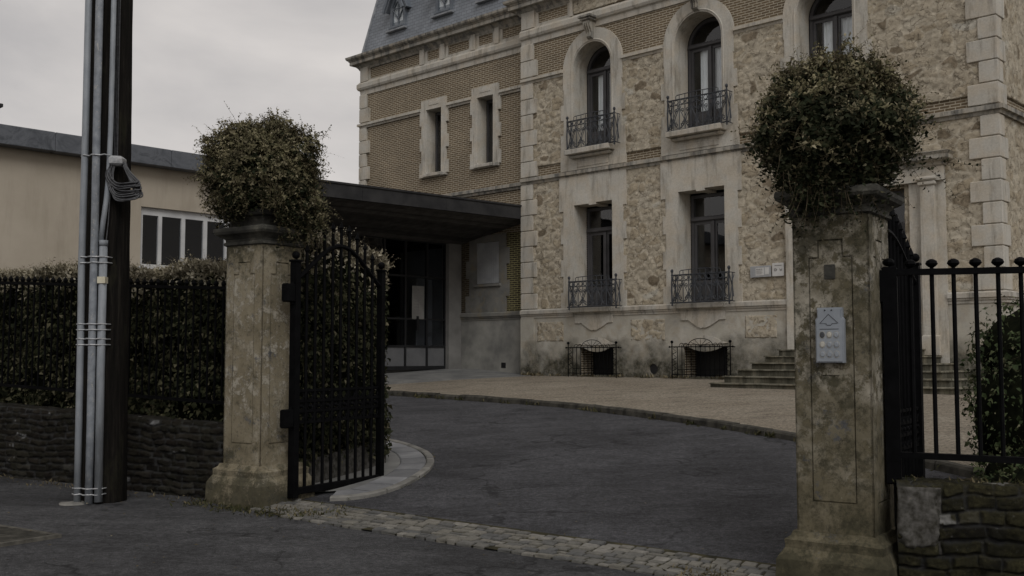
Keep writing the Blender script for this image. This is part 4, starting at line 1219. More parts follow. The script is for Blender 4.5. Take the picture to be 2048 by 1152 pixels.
for i, (a, b) in enumerate(AW):
    c = (a + b) / 2; ro = 0.965
    lo = 6.36
    right = jag(c + ro - 0.02, 0, 6.90, 8.5, 0.40, 1, 0.10); left = jag(c - ro + 0.02, 0, 6.90, 8.5, 0.40, -1, 0.10)
    arc = [(c + ro * math.cos(math.pi * k / 28), SPR + ro * math.sin(math.pi * k / 28)) for k in range(29)]
    outer = [(c - ro - 0.09, lo), (c + ro + 0.09, lo), (c + ro + 0.09, 6.90)] + right + [(c + ro, 8.5)] + arc + [(c - ro, 8.5)] + left[::-1] + [(c - ro - 0.09, 6.90)]
    oo = []
    for p in outer:
        if not oo or (abs(p[0] - oo[-1][0]) + abs(p[1] - oo[-1][1])) > 1e-4: oo.append(p)
    MB().prism(oo, -SO, 0.48, [archp(a, b, 6.86, 24)]).build('window_surround', 'stone', house)
    # moulding round the opening
    r0 = (b - a) / 2
    rail = [(a - 0.05, -SO - 0.0, 6.9)] + [(c + (r0 + 0.05) * math.cos(math.pi - math.pi * k / 20), -SO, SPR + (r0 + 0.05) * math.sin(math.pi * k / 20)) for k in range(21)] + [(b + 0.05, -SO, 6.9)]
    MB().tube(rail, 0.022, 6).build('arch_moulding', 'stone', house)
    # sill slab
    mb = MB(); mb.bbox(a - 0.10, b + 0.12, -0.34, -SO + 0.005, 6.72, 6.855, 0.015); mb.bbox(a - 0.04, b + 0.06, -0.22, -SO + 0.005, 6.64, 6.718, 0.03)
    mb.box(a, b, -0.1, 0.48, 6.76, 6.862)
    mb.build('window_sill', 'sill', house)
    MB().bbox(a + 0.12, b - 0.1, -0.085, -0.06, 6.42, 6.56, 0.006).build('window_apron', 'stone', house)
    # keystone console
    mb = MB()
    prof = [(-0.10, 9.66), (-0.16, 9.68), (-0.19, 9.74), (-0.17, 9.80), (-0.20, 9.88), (-0.27, 9.96), (-0.30, 10.03), (-0.29, 10.10), (0.0, 10.10), (0.0, 9.62)]
    vs = []
    for y_, z_ in prof:
        wk = 0.075 + 0.03 * (z_ - 9.62) / 0.5
        vs.append((c - wk, y_, z_))
    for y_, z_ in prof:
        wk = 0.075 + 0.03 * (z_ - 9.62) / 0.5
        vs.append((c + wk, y_, z_))
    n = len(prof); fs = [tuple(range(n)), tuple(reversed(range(n, 2 * n)))]
    for k in range(n):
        k2 = (k + 1) % n; fs.append((k2, k, n + k, n + k2))
    mb.add(vs, fs)
    mb.bbox(c - 0.16, c + 0.16, -0.34, 0.0, 10.105, 10.16, 0.012); mb.bbox(c - 0.20, c + 0.20, -0.38, 0.0, 10.162, 10.23, 0.012)
    for sx_ in (-0.06, 0.0, 0.06):
        mb.tube([(c + sx_, -0.20, 9.70), (c + sx_, -0.215, 9.82), (c + sx_, -0.29, 9.95), (c + sx_, -0.315, 10.05)], 0.018, 6)
    mb.build('keystone', 'stone_dark', house)
# wing upper windows
for i, (a, b) in enumerate(WLW):
    L_, R_ = a - 0.2, b + 0.17
    right = jag(R_, 0, 7.0, 8.9, 0.38, 1, 0.08); left = jag(L_, 0, 7.0, 8.9, 0.38, -1, 0.08)
    outer = right + [(R_, 9.0), (R_, 9.28), (L_ - 0.02, 9.28), (L_ - 0.02, 9.0)] + left[::-1]
    oo = []
    for p in outer:
        if not oo or (abs(p[0] - oo[-1][0]) + abs(p[1] - oo[-1][1])) > 1e-4: oo.append(p)
    MB().prism(oo, WY - SO, WY + 0.30, [rectp(a + 0.02, b - 0.02, 7.02, 8.97)]).build('window_surround', 'stone', house)
    mb = MB(); mb.bbox(L_ - 0.03, R_ + 0.03, WY - 0.13, WY + 0.02, 6.92, 7.018, 0.012); mb.bbox(a - 0.03, b + 0.03, WY - 0.16, WY - 0.05, 6.935, 7.03, 0.012); mb.build('window_sill', 'sill', house)
    MB().tube([(a + 0.06, WY - SO, 7.04), (a + 0.0, WY - SO, 7.1), (a + 0.0, WY - SO, 8.98), (b, WY - SO, 8.98), (b, WY - SO, 7.05)], 0.018, 5).build('arch_moulding', 'stone', house)
    MB().bbox((a + b) / 2 - 0.22, (a + b) / 2 + 0.22, WY - SO - 0.012, WY - SO + 0.01, 9.10, 9.20, 0.004).build('carved_tablet', 'stone', house)

# the windows themselves
def curtain_mesh(x0, x1, z0, z1, y):
    n = max(8, int((x1 - x0) / 0.02)); vs = []
    for k in range(n + 1):
        x = x0 + (x1 - x0) * k / n
        yy = y + 0.022 * math.sin(k * 1.15) + 0.012 * math.sin(k * 0.37)
        vs += [(x, yy, z0), (x + 0.004 * math.sin(k), yy, z1)]
    return MB().add(vs, [(2 * k, 2 * k + 2, 2 * k + 3, 2 * k + 1) for k in range(n)])
def french_window(a, b, z0, z1, y, arched, trans_z, curtains, light=None):
    """frame, transom, two leaves; returns the frame part with panes under it"""
    c = (a + b) / 2; fw_ = 0.075
    mb = MB()
    def outl(i, zb, zt=None):
        if arched:
            r = (b - a) / 2 - i
            return [(a + i, zb), (b - i, zb)] + [(c + r * math.cos(math.pi * k / 20), SPR + r * math.sin(math.pi * k / 20)) for k in range(21)]
        return rectp(a + i, b - i, zb, z1 - i)
    # outer frame: leaf area hole and fanlight hole
    leafh = rectp(a + fw_, b - fw_, z0 + 0.09, trans_z - 0.05)
    if arched:
        r = (b - a) / 2 - fw_
        fan = [(a + fw_, trans_z + 0.07), (b - fw_, trans_z + 0.07)] + [(c + r * math.cos(math.pi * k / 20), SPR + r * math.sin(math.pi * k / 20)) for k in range(21) if SPR + r * math.sin(math.pi * k / 20) > trans_z + 0.08]
    else:
        fan = rectp(a + fw_, b - fw_, trans_z + 0.07, z1 - fw_)
    mb.prism(outl(0.0, z0), y, y + 0.08, [leafh, fan])
    mb.bbox(a + 0.02, b - 0.02, y - 0.045, y + 0.0, trans_z - 0.035, trans_z + 0.05, 0.012)
    # leaves
    for x0, x1 in ((a + fw_ + 0.004, c - 0.03), (c + 0.03, b - fw_ - 0.004)):
        mb.prism(rectp(x0, x1, z0 + 0.095, trans_z - 0.055), y + 0.018, y + 0.062, [rectp(x0 + 0.06, x1 - 0.06, z0 + 0.55, trans_z - 0.12)])
        mb.bbox(x0 + 0.075, x1 - 0.075, y + 0.006, y + 0.03, z0 + 0.18, z0 + 0.48, 0.01)
    mb.bbox(c - 0.035, c + 0.035, y - 0.02, y + 0.03, z0 + 0.09, trans_z - 0.052, 0.012)
    fo = mb.build('window', 'frame', house)
    pm = MB()
    for x0, x1 in ((a + fw_ + 0.05, c - 0.08), (c + 0.08, b - fw_ - 0.05)):
        MB().box(x0, x1, y + 0.036, y + 0.042, z0 + 0.54, trans_z - 0.11).build('pane', 'glass', fo)
    MB().prism([(x, z) for x, z in fan], y + 0.036, y + 0.042).build('pane', 'glass', fo)
    # dark room behind
    rm = MB(); t_ = z1 + 0.2
    rm.box(a - 0.5, b + 0.5, y + 1.6, y + 1.65, z0 - 0.1, t_); rm.box(a - 0.55, a - 0.5, y + 0.1, y + 1.6, z0 - 0.1, t_); rm.box(b + 0.5, b + 0.55, y + 0.1, y + 1.6, z0 - 0.1, t_)
    rm.box(a - 0.5, b + 0.5, y + 0.1, y + 1.6, z0 - 0.15, z0 - 0.1); rm.box(a - 0.5, b + 0.5, y + 0.1, y + 1.6, t_, t_ + 0.05)
    rm.build('room', 'room', fo)
    for x0, x1, cz0, cz1 in curtains:
        curtain_mesh(x0, x1, cz0, cz1, y + 0.105).build('curtain', 'curtain', fo)
    return fo
for i, (a, b) in enumerate(GW):
    french_window(a + 0.015, b - 0.015, 2.823, 5.41, 0.445, False, 4.82, [])
for i, (a, b) in enumerate(AW):
    c = (a + b) / 2
    french_window(a + 0.015, b - 0.015, 6.863, SPR + (b - a) / 2, 0.485, True, 9.0, [(a + 0.30, c + 0.02, 6.95, 8.97), (c + 0.03, b - 0.02, 6.95, 8.97)])
for i, (a, b) in enumerate(WLW):
    mb = MB(); mb.prism(rectp(a + 0.03, b - 0.03, 7.03, 8.96), WY + 0.30, WY + 0.36, [rectp(a + 0.10, (a + b) / 2 - 0.03, 7.12, 8.88), rectp((a + b) / 2 + 0.03, b - 0.10, 7.12, 8.88)])
    fo = mb.build('window', 'frame', house)
    MB().box(a + 0.08, (a + b) / 2 - 0.02, WY + 0.32, WY + 0.326, 7.1, 8.9).build('pane', 'glass', fo)
    MB().box((a + b) / 2 + 0.02, b - 0.08, WY + 0.32, WY + 0.326, 7.1, 8.9).build('pane', 'glass', fo)
    MB().box(a - 0.3, b + 0.3, WY + 0.47, WY + 1.2, 6.9, 9.1).build('room', 'room', fo)
# closed shutter window under the canopy
mb = MB(); mb.prism([(-8.40, 2.83), (-6.80, 2.83), (-6.80, 3.25), (-6.68, 3.25), (-6.68, 3.7), (-6.80, 3.7), (-6.80, 4.15), (-6.68, 4.15), (-6.68, 4.6), (-6.82, 4.6), (-6.82, 5.0), (-8.25, 5.0), (-8.25, 4.3), (-8.38, 4.3), (-8.38, 3.8), (-8.25, 3.8), (-8.25, 3.3), (-8.40, 3.3)], WY - 0.045, WY + 0.12, [rectp(-7.94, -7.06, 3.62, 4.80)])
mb.build('window_surround', 'grey_render', house)
mb = MB(); mb.bbox(-8.02, -6.98, WY - 0.10, WY - 0.03, 3.54, 3.615, 0.01); mb.build('window_sill', 'grey_render', house)
sh = MB()
for k in range(10):
    x = -7.935 + k * 0.0875
    sh.bbox(x, x + 0.083, WY - 0.030, WY - 0.008, 3.63, 4.79, 0.006)
sh.build('shutter', 'shutter', house)
# balcony railings
def scroll(cx_, cz_, r, a0, turns, y, n=14, sgn=1, k=0.75):
    pts = []
    for i in range(n + 1):
        t = i / n; a = a0 + sgn * turns * 2 * math.pi * t; rr = r * (1 - k * t)
        pts.append((cx_ + rr * math.cos(a), y, cz_ + rr * math.sin(a)))
    return pts
def railing(x0, x1, z0, z1, y=-0.30):
    t = 0.013; mb = MB()
    def P3(x, z, yy=y): return (x, yy, z)
    for x in (x0, x1):                       # corner posts with finials
        mb.tube([(x, y, z0 - 0.04), (x, y - 0.02, z0 + 0.3), (x, y, z1 + 0.06)], 0.020, 6); mb.ball((x, y, z1 + 0.10), 0.036, n=8, sz=1.25); mb.ball((x, y, z1 + 0.0), 0.03, n=6)
        mb.ball((x, y, z0 - 0.05), 0.025, n=6)
        mb.tube([(x, y, z1), (x, -0.06, z1)], 0.010, 5); mb.tube([(x, y, z0), (x, -0.06, z0)], 0.010, 5)
        mb.tube([(x, y * 0.55, z0), (x, y * 0.55, z1)], t, 4)
        mb.tube([(x, y * 0.9, z0 + 0.05), (x, y * 0.6, z0 + 0.35), (x, y * 0.95, z1 - 0.05)], t, 4); mb.tube([(x, y * 0.4, z0 + 0.1), (x, y * 0.6, z0 + 0.45), (x, y * 0.3, z1 - 0.05)], t, 4)
    mb.tube([P3(x0, z1), P3(x1, z1)], 0.017, 5); mb.tube([P3(x0 - 0.06, z0), P3(x1 + 0.06, z0)], 0.017, 5)
    zc = z1 - 0.13; mb.tube([P3(x0, zc), P3(x1, zc)], 0.010, 4)
    W = x1 - x0; nb = 5; w = W / nb
    # raised crest in the middle
    cxm = (x0 + x1) / 2
    mb.tube([P3(cxm - W * 0.36, z1), P3(cxm - W * 0.36, z1 + 0.085), P3(cxm - W * 0.33, z1 + 0.105), P3(cxm, z1 + 0.125), P3(cxm + W * 0.33, z1 + 0.105), P3(cxm + W * 0.36, z1 + 0.085), P3(cxm + W * 0.36, z1)], 0.010, 4)
    for k in range(7):
        x = cxm - W * 0.30 + W * 0.60 * k / 6; mb.tube([P3(x, z1), P3(x, z1 + 0.105)], 0.010, 4)
    for i in range(nb):
        xa = x0 + i * w; xb = xa + w; xm = (xa + xb) / 2
        mb.tube([P3(xb, z0), P3(xb, z1)], t, 4) if i < nb - 1 else None
        mb.tube([P3(xm, z0), P3(xm, z1)], t, 4)
        for sg in (-1, 1):
            hgt = zc - z0
            # long S scroll from the lower corner to the top
            pts = [(xm + sg * w * 0.44, z0 + 0.04), (xm + sg * w * 0.22, z0 + hgt * 0.12), (xm + sg * w * 0.07, z0 + hgt * 0.34), (xm + sg * w * 0.22, z0 + hgt * 0.58), (xm + sg * w * 0.42, z0 + hgt * 0.80), (xm + sg * w * 0.34, z0 + hgt * 0.97)]
            mb.tube([P3(p.x, p.y) for p in catmull(pts, 4)], 0.0105, 4)
            mb.tube([(p[0], y, p[2]) for p in scroll(xm + sg * w * 0.24, z0 + hgt * 0.22, 0.055, math.pi / 2, 1.3, y, sgn=sg)], 0.010, 4)
            mb.tube([(p[0], y, p[2]) for p in scroll(xm + sg * w * 0.24, z0 + hgt * 0.78, 0.05, -math.pi / 2, 1.3, y, sgn=-sg)], 0.010, 4)
            mb.tube([(p[0], y, p[2]) for p in scroll(xm + sg * w * 0.24, (z1 + zc) / 2, 0.052, 0, 1.0, y, n=10, k=0.0)], 0.010, 4)
        mb.tube([P3(p.x, p.y) for p in catmull([(xa + 0.02, z0 + 0.02), (xm, z0 + hgt * 0.5), (xb - 0.02, zc - 0.02)], 3)], 0.010, 4)
    return mb.build('balcony_railing', 'grey_iron', house)
railing(-4.02, -2.50, 6.86, 7.58); railing(-0.90, 0.70, 6.86, 7.58); railing(2.20, 3.75, 6.86, 7.58)
railing(-3.98, -2.48, 2.83, 3.47); railing(-0.83, 0.70, 2.83, 3.47)
# basement window grilles
def grille(x0, x1, z0, z1, y=-0.26):
    mb = MB()
    for x in (x0, x1):
        mb.tube([(x, y, z0 - 0.05), (x, y, z1 + 0.05)], 0.014, 6); mb.ball((x, y, z1 + 0.085), 0.036, n=8)
        mb.tube([(x, y, z1 - 0.03), (x, -0.05, z1 - 0.03)], 0.010, 5); mb.tube([(x, y, z0 + 0.05), (x, -0.05, z0 + 0.05)], 0.010, 5)
    mb.tube([(x0 - 0.06, y, z1 - 0.03), (x1 + 0.06, y, z1 - 0.03)], 0.013, 5); mb.ball((x0 - 0.07, y, z1 - 0.03), 0.024, n=6); mb.ball((x1 + 0.07, y, z1 - 0.03), 0.024, n=6)
    mb.tube([(x0, y, z0 + 0.05), (x1, y, z0 + 0.05)], 0.010, 5); mb.tube([(x0 + 0.15, y, z0 + 0.17), (x1 - 0.15, y, z0 + 0.17)], 0.007, 4)
    xa, xb = x0 + 0.15, x1 - 0.15; n = 10
    for k in range(n + 1):
        x = xa + (xb - xa) * k / n; mb.tube([(x, y, z0), (x, y, z1 + (0.01 if 0 < k < n else -0.03))], 0.009, 5)
    for s_ in (1, -1):
        xe = x0 if s_ > 0 else x1
        for j in range(4):
            z = z0 + 0.14 + j * (z1 - z0 - 0.2) / 4
            pts = catmull([(xe + s_ * 0.02, z), (xe + s_ * 0.12, z + 0.05), (xe + s_ * 0.03, z + 0.12), (xe + s_ * 0.12, z + 0.16)], 4)
            mb.tube([(p.x, y, p.y) for p in pts], 0.006, 4)
    cx_ = (x0 + x1) / 2; W = (xb - xa)
    mb.tube([(cx_ + W * 0.26 * math.cos(math.pi * k / 12), y, z1 + 0.16 * math.sin(math.pi * k / 12)) for k in range(13)], 0.009, 5)
    for k in range(1, 6):
        a = math.pi * k / 6; mb.tube([(cx_, y, z1 - 0.02), (cx_ + W * 0.24 * math.cos(a), y, z1 + 0.145 * math.sin(a))], 0.006, 4)
    for s_ in (1, -1):
        for j in range(2):
            xx = cx_ + s_ * (W * 0.26 + 0.065 + j * 0.125)
            mb.tube([(xx + 0.06 * math.cos(math.pi * k / 8), y, z1 - 0.02 + 0.075 * math.sin(math.pi * k / 8)) for k in range(9)], 0.007, 4)
    return mb.build('window_grille', 'black_iron', house)
grille(-4.05, -2.52, 1.12, 1.84); grille(-0.88, 0.68, 1.12, 1.84)
for a, b in BW:
    rm = MB(); rm.box(a - 0.02, b + 0.02, 0.5, 0.56, 1.0, 1.9); rm.box(a - 0.02, b + 0.02, 0.0, 0.5, 1.0, 1.13)
    rm.build('basement_window', 'steel', house)
# mansard roof
def mansard(x0, x1, y0, ydeep, z0, z1, ix, hipl, hipr, name):
    k = ix
    a = [(x0, y0, z0), (x1, y0, z0), (x1, ydeep, z0), (x0, ydeep, z0)]
    b = [(x0 + (k if hipl else 0), y0 + k, z1), (x1 - (k if hipr else 0), y0 + k, z1), (x1 - (k if hipr else 0), ydeep - k, z1), (x0 + (k if hipl else 0), ydeep - k, z1)]
    MB().add(a + b, [(0, 1, 5, 4), (1, 2, 6, 5), (2, 3, 7, 6), (3, 0, 4, 7), (4, 5, 6, 7), (3, 2, 1, 0)]).build(name, 'slate', house)
    return a, b
ZR = 11.227
ra, rb = mansard(-13.20, -5.2, WY - 0.10, 11.9, ZR, ZR + 3.4, 0.646, True, False, 'mansard_roof')
mansard(-5.75, 6.4, -0.10, 11.9, ZR + 0.003, ZR + 3.8, 0.72, True, True, 'mansard_roof')
mb = MB(); p, q = Vector(ra[0]), Vector(rb[0]); mb.tube([p + Vector((0, -0.0, 0)), q], 0.05, 6); mb.build('hip_flashing', 'lead', house)
mb = MB(); mb.box(-13.22, -5.9, WY - 0.13, WY - 0.08, ZR, ZR + 0.05); mb.build('roof_flashing', 'lead', house)
def dormer(cx_, zb, w, h, name):
    y = WY - 0.10; k = 0.646 / 3.4
    yb = WY - 0.10 + k * (zb - ZR)
    yf = yb - 0.02; hw = w / 2
    o = [(cx_ - hw, zb), (cx_ + hw, zb), (cx_ + hw, zb + h), (cx_, zb + h + hw * 2.0), (cx_ - hw, zb + h)]
    i_ = [(cx_ - hw + 0.10, zb + 0.12), (cx_ + hw - 0.10, zb + 0.12), (cx_ + hw - 0.10, zb + h - 0.02), (cx_, zb + h + hw * 2.0 - 0.26), (cx_ - hw + 0.10, zb + h - 0.02)]
    mb = MB(); mb.prism(o, yf, yf + 0.10, [i_]); mb.box(cx_ - hw, cx_ - hw + 0.05, yf + 0.101, yf + 1.1, zb, zb + h); mb.box(cx_ + hw - 0.05, cx_ + hw, yf + 0.101, yf + 1.1, zb, zb + h)
    mb.bbox(cx_ - hw + 0.02, cx_ + hw - 0.02, yf - 0.09, yf - 0.001, zb + 0.02, zb + 0.10, 0.01)
    for sx_ in (-1, 1):
        mb.obox((cx_ + sx_ * (hw + 0.13), yf + 0.45, zb + h - 0.15), (cx_, yf + 0.45, zb + h + hw * 2.0 + 0.08), 1.05, 0.055)
        mb.obox((cx_ + sx_ * (hw + 0.11), yf - 0.20, zb + h - 0.20), (cx_, yf - 0.20, zb + h + hw * 2.0 + 0.0), 0.06, 0.10)
    d = mb.build('dormer', 'dormer', house)
    MB().prism(i_, yf + 0.05, yf + 0.056).build('pane', 'glass', d)
    mb = MB(); zt = zb + h - 0.12
    mb.box(cx_ - 0.018, cx_ + 0.018, yf + 0.02, yf + 0.06, zb + 0.12, zb + h + hw * 1.2)
    for sx_ in (-1, 1):
        mb.obox((cx_ + sx_ * (hw - 0.1), yf + 0.03, zt + 0.05), (cx_, yf + 0.03, zb + h * 0.42), 0.035, 0.035, up=(0, 1, 0))
        mb.obox((cx_ + sx_ * (hw - 0.1), yf + 0.03, zt + 0.05), (cx_, yf + 0.03, zt + 0.30), 0.03, 0.035, up=(0, 1, 0))
    mb.obox((cx_ - hw + 0.1, yf + 0.025, zt + 0.05), (cx_ + hw - 0.1, yf + 0.025, zt + 0.05), 0.03, 0.03)
    mb.build('glazing_bar', 'dormer', d)
    MB().box(cx_ - hw + 0.06, cx_ + hw - 0.06, yf + 0.07, yf + 0.075, zb + 0.12, zb + h + 0.3).build('curtain', 'curtain', d)
    MB().bbox(cx_ - hw - 0.10, cx_ + hw + 0.10, yf - 0.12, yf + 0.0, zb - 0.07, zb - 0.005, 0.01).build('dormer_sill', 'lead', d)
dormer(-11.54, 11.80, 0.72, 0.74, 'dormer'); dormer(-9.42, 11.80, 0.72, 0.74, 'dormer'); dormer(-7.5, 11.80, 0.72, 0.74, 'dormer')

# stone steps up to the front door
steps = empty('stone_steps', fw(3.8, -1.0, 0.85), F_ROT)
tag(steps, 'mossy flight of six stone steps rising to the front door of the house', 'steps')
for k in range(6):
    x0 = 1.22 + 0.165 * k - 3.8; x1 = 6.30 - 0.26 * k - 3.8; yf = -(1.92 - 0.27 * k) + 1.0; zt = 1.05 + 0.138 * k - 0.85
    mb = MB()
    n = 16; vs = []
    ring_pts = [(x0, 0.94), (x0, yf + 0.02)] + [(x0 + 0.02 + (x1 - x0 - 0.04) * q / n, yf + random.uniform(-0.012, 0.012)) for q in range(n + 1)] + [(x1, yf + 0.02), (x1, 0.94)]
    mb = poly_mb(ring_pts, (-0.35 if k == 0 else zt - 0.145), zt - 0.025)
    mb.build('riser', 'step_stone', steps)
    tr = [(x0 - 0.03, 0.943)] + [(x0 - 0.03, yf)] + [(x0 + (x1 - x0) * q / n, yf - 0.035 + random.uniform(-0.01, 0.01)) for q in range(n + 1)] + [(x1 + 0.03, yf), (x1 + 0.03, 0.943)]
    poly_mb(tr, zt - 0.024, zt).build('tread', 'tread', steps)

# plaques on the wall
def wall_thing(name, s, y, z, label, cat):
    o = empty(name, fw(s, y, z), F_ROT); return tag(o, label, cat)
pl = wall_thing('notice_plate', 1.37, -0.075, 3.45, 'grey notice plate with two white sheets, left of the small white wall plaque', 'notice')
MB().bbox(-0.255, 0.255, -0.02, 0.0, -0.125, 0.125, 0.006).build('plate', 'plaque', pl)
MB().box(-0.12, 0.09, -0.024, -0.021, -0.085, 0.085).build('sheet', 'paper', pl)
MB().box(0.11, 0.21, -0.024, -0.021, -0.07, 0.09).build('sheet', 'paper', pl)
mb = MB()
for k in range(3): mb.box(-0.10 + 0.055 * k, -0.06 + 0.055 * k, -0.027, -0.0245, 0.045, 0.058)
for r_ in range(4): mb.box(-0.10, 0.05 - 0.02 * (r_ % 2), -0.027, -0.0245, 0.015 - 0.022 * r_, 0.021 - 0.022 * r_)
mb.build('printed_line', 'ink', pl)
pl = wall_thing('wall_plaque', 1.80, -0.075, 3.47, 'small white plaque with two dark marks beside the door bay, right of the grey plate', 'plaque')
MB().bbox(-0.14, 0.14, -0.02, 0.0, -0.145, 0.145, 0.006).build('plate', 'paper', pl)
mb = MB(); mb.box(-0.08, 0.09, -0.024, -0.0205, 0.085, 0.097)
mb.tube([(-0.06 + 0.03 * math.cos(a), -0.022, 0.0 + 0.024 * math.sin(a)) for a in np.linspace(0.5, 5.8, 10)], 0.006, 4); mb.box(-0.05, -0.02, -0.024, -0.0205, -0.004, 0.006)
mb.tube([(0.04, -0.022, 0.025), (0.06, -0.022, -0.01), (0.10, -0.022, -0.02)], 0.006, 4); mb.tube([(0.10, -0.022, 0.015), (0.05, -0.022, -0.02)], 0.006, 4)
mb.build('mark', 'ink', pl)

# ================================================================== ANNEX with canopy
annex = empty('annex_building', FP, F_ROT)
tag(annex, 'low cream rendered building with zinc fascia and dark entrance canopy joined to the house', 'building')
mb = MB()
# front wall plane x=-6.2, seen from +x; build as a prism in (y,z) then swing it round
def xplane(outer, x0, x1, holes=()):
    m_ = MB(); m_.prism(outer, 0, 1, holes)
    m_.v = [(x1 + (x0 - x1) * v[1], v[0], v[2]) for v in m_.v]
    m_.f = [tuple(reversed(f)) for f in m_.f] if False else m_.f
    return m_
WIN = (-10.66, -8.25, 3.36, 4.55)
xplane(rectp(-24, -7.62, -0.3, 5.36), -6.55, -6.2, [rectp(*WIN)]).build('wall', 'cream', annex)
mb = MB(); mb.box(-16, -6.56, -24, -23.7, -0.3, 5.36); mb.box(-16, -15.7, -23.7, -2, -0.3, 5.36); mb.box(-8.69, -6.56, -7.9, -7.62, 0.3, 5.2)
mb.build('wall', 'cream', annex)
fas = MB()
y = -24.0
while y < -7.65:
    y2 = min(y + 2.3, -7.6); fas.bbox(-6.18, -5.90, y + 0.004, y2 - 0.004, 5.345, 5.70, 0.012); y = y2
fas.box(-6.2, -6.0, -24, -7.6, 5.36, 5.68)
fas.build('fascia', 'zinc', annex)
MB().box(-16.2, -6.17, -24, -7.62, 5.55, 5.66).build('flat_roof', 'zinc', annex)
MB().box(-16.2, -8.75, -7.62, 0.3, 5.50, 5.60).build('flat_roof', 'canopy', annex)
# strip window
mb = MB()
y0w, y1w, z0w, z1w = WIN
fr_holes = []
panes = [(-10.58, -10.25), (-10.17, -9.745), (-9.66, -9.25), (-9.16, -8.75), (-8.66, -8.33)]
xplane(rectp(y0w, y1w, z0w, z1w), -6.34, -6.28, [rectp(a, b, z0w + 0.06, z1w - 0.15) for a, b in panes]).build('window', 'white_frame', annex)
win = annex.children[-1] if len(annex.children) else None
win = [o for o in bpy.data.objects if o.parent == annex and o.name.startswith('window')][0]
for a, b in panes:
    MB().box(-6.32, -6.314, a - 0.01, b + 0.01, z0w + 0.05, z1w - 0.14).build('pane', 'glass_dim', win)
MB().box(-8.6, -7.2, y0w - 0.3, y1w + 0.3, z0w - 0.3, z1w + 0.2).build('room', 'room', win)
MB().bbox(-6.35, -6.13, y0w - 0.05, y1w + 0.05, z0w - 0.05, z0w - 0.002, 0.01).build('window_sill', 'white_frame', annex)
# chimney pipe on the roof
mb = MB(); mb.box(-6.75, -6.40, -13.64, -13.31, 5.6, 6.10); mb.build('chimney', 'cream', annex)
mb = MB(); mb.bbox(-6.80, -6.35, -13.69, -13.27, 6.10, 6.17, 0.01); mb.lathe([(0.13, 0), (0.15, 0.1), (0.05, 0.2)], (-6.6, -13.47, 6.17), 10); mb.build('chimney_cap', 'canopy', annex)
# canopy: fascia from the house corner, sloping soffit back to the glass wall
E0, E1 = (-5.86, -0.012), (-6.50, -7.62)
def cx_at(y): return E0[0] + (E1[0] - E0[0]) * (y - E0[1]) / (E1[1] - E0[1])
cp = MB()
yS = [-0.012, 0.34]
def quadbox(pts_b, pts_t):
    vs = list(pts_b) + list(pts_t)
    return vs, [(3, 2, 1, 0), (4, 5, 6, 7), (0, 1, 5, 4), (1, 2, 6, 5), (2, 3, 7, 6), (3, 0, 4, 7)]
segs = [(-7.62, -5.1), (-5.1, -2.6), (-2.6, -0.012)]
for ya, yb_ in segs:
    ya += 0.003; yb_ -= 0.003
    vs, fs = quadbox([(cx_at(ya) - 0.10, ya, 5.27), (cx_at(ya), ya, 5.27), (cx_at(yb_), yb_, 5.27), (cx_at(yb_) - 0.10, yb_, 5.27)], [(cx_at(ya) - 0.10, ya, 5.60), (cx_at(ya), ya, 5.60), (cx_at(yb_), yb_, 5.60), (cx_at(yb_) - 0.10, yb_, 5.60)])
    cp.add(vs, fs)
vs, fs = quadbox([(cx_at(-7.62) - 0.12, -7.62, 5.60), (cx_at(-7.62) + 0.03, -7.62, 5.60), (cx_at(-0.012) + 0.03, -0.012, 5.60), (cx_at(-0.012) - 0.12, -0.012, 5.60)], [(cx_at(-7.62) - 0.12, -7.62, 5.645), (cx_at(-7.62) + 0.03, -7.62, 5.645), (cx_at(-0.012) + 0.03, -0.012, 5.645), (cx_at(-0.012) - 0.12, -0.012, 5.645)])
cp.add(vs, fs)
cp.build('canopy_fascia', 'canopy', annex)
sf = MB(); nbd = 22
for k in range(nbd):
    def pt(j, y):
        x0 = cx_at(y) - 0.101; x1 = -8.72; f_ = j / nbd
        return (x0 + (x1 - x0) * f_, 5.262 + (4.79 - 5.262) * f_)
    ya, yb_ = -7.62, WY - 0.004
    g_ = 0.07
    vs = []
    for y in (ya, yb_):
        (xa, za), (xb, zb) = pt(k + g_, y), pt(k + 1 - g_, y)
        vs += [(xa, y, za), (xb, y, zb), (xb, y, zb + 0.03), (xa, y, za + 0.03)]
    sf.add(vs, [(0, 1, 5, 4), (1, 2, 6, 5), (2, 3, 7, 6), (3, 0, 4, 7), (0, 3, 2, 1), (4, 5, 6, 7)])
vs = [(cx_at(-7.62) - 0.1, -7.62, 5.33), (cx_at(0.34) - 0.1, WY - 0.004, 5.33), (-8.72, WY - 0.004, 4.86), (-8.72, -7.62, 4.86)]
sb_ = MB(); sb_.add(vs + [(v[0], v[1], v[2] + 0.05) for v in vs], [(0, 1, 2, 3), (7, 6, 5, 4), (0, 4, 5, 1), (1, 5, 6, 2), (2, 6, 7, 3), (3, 7, 4, 0)])
sb_.build('soffit_backing', 'room', annex); sf.build('canopy_soffit', 'soffit', annex)
vs = [(cx_at(-7.62) - 0.05, -7.62, 5.56), (cx_at(0.34) - 0.05, WY - 0.004, 5.56), (-8.76, WY - 0.004, 5.56), (-8.76, -7.62, 5.56)]
MB().add(vs + [(v[0], v[1], v[2] + 0.05) for v in vs], [(0, 1, 2, 3), (7, 6, 5, 4), (0, 4, 5, 1), (1, 5, 6, 2), (2, 6, 7, 3), (3, 7, 4, 0)]).build('canopy_roof', 'canopy', annex)
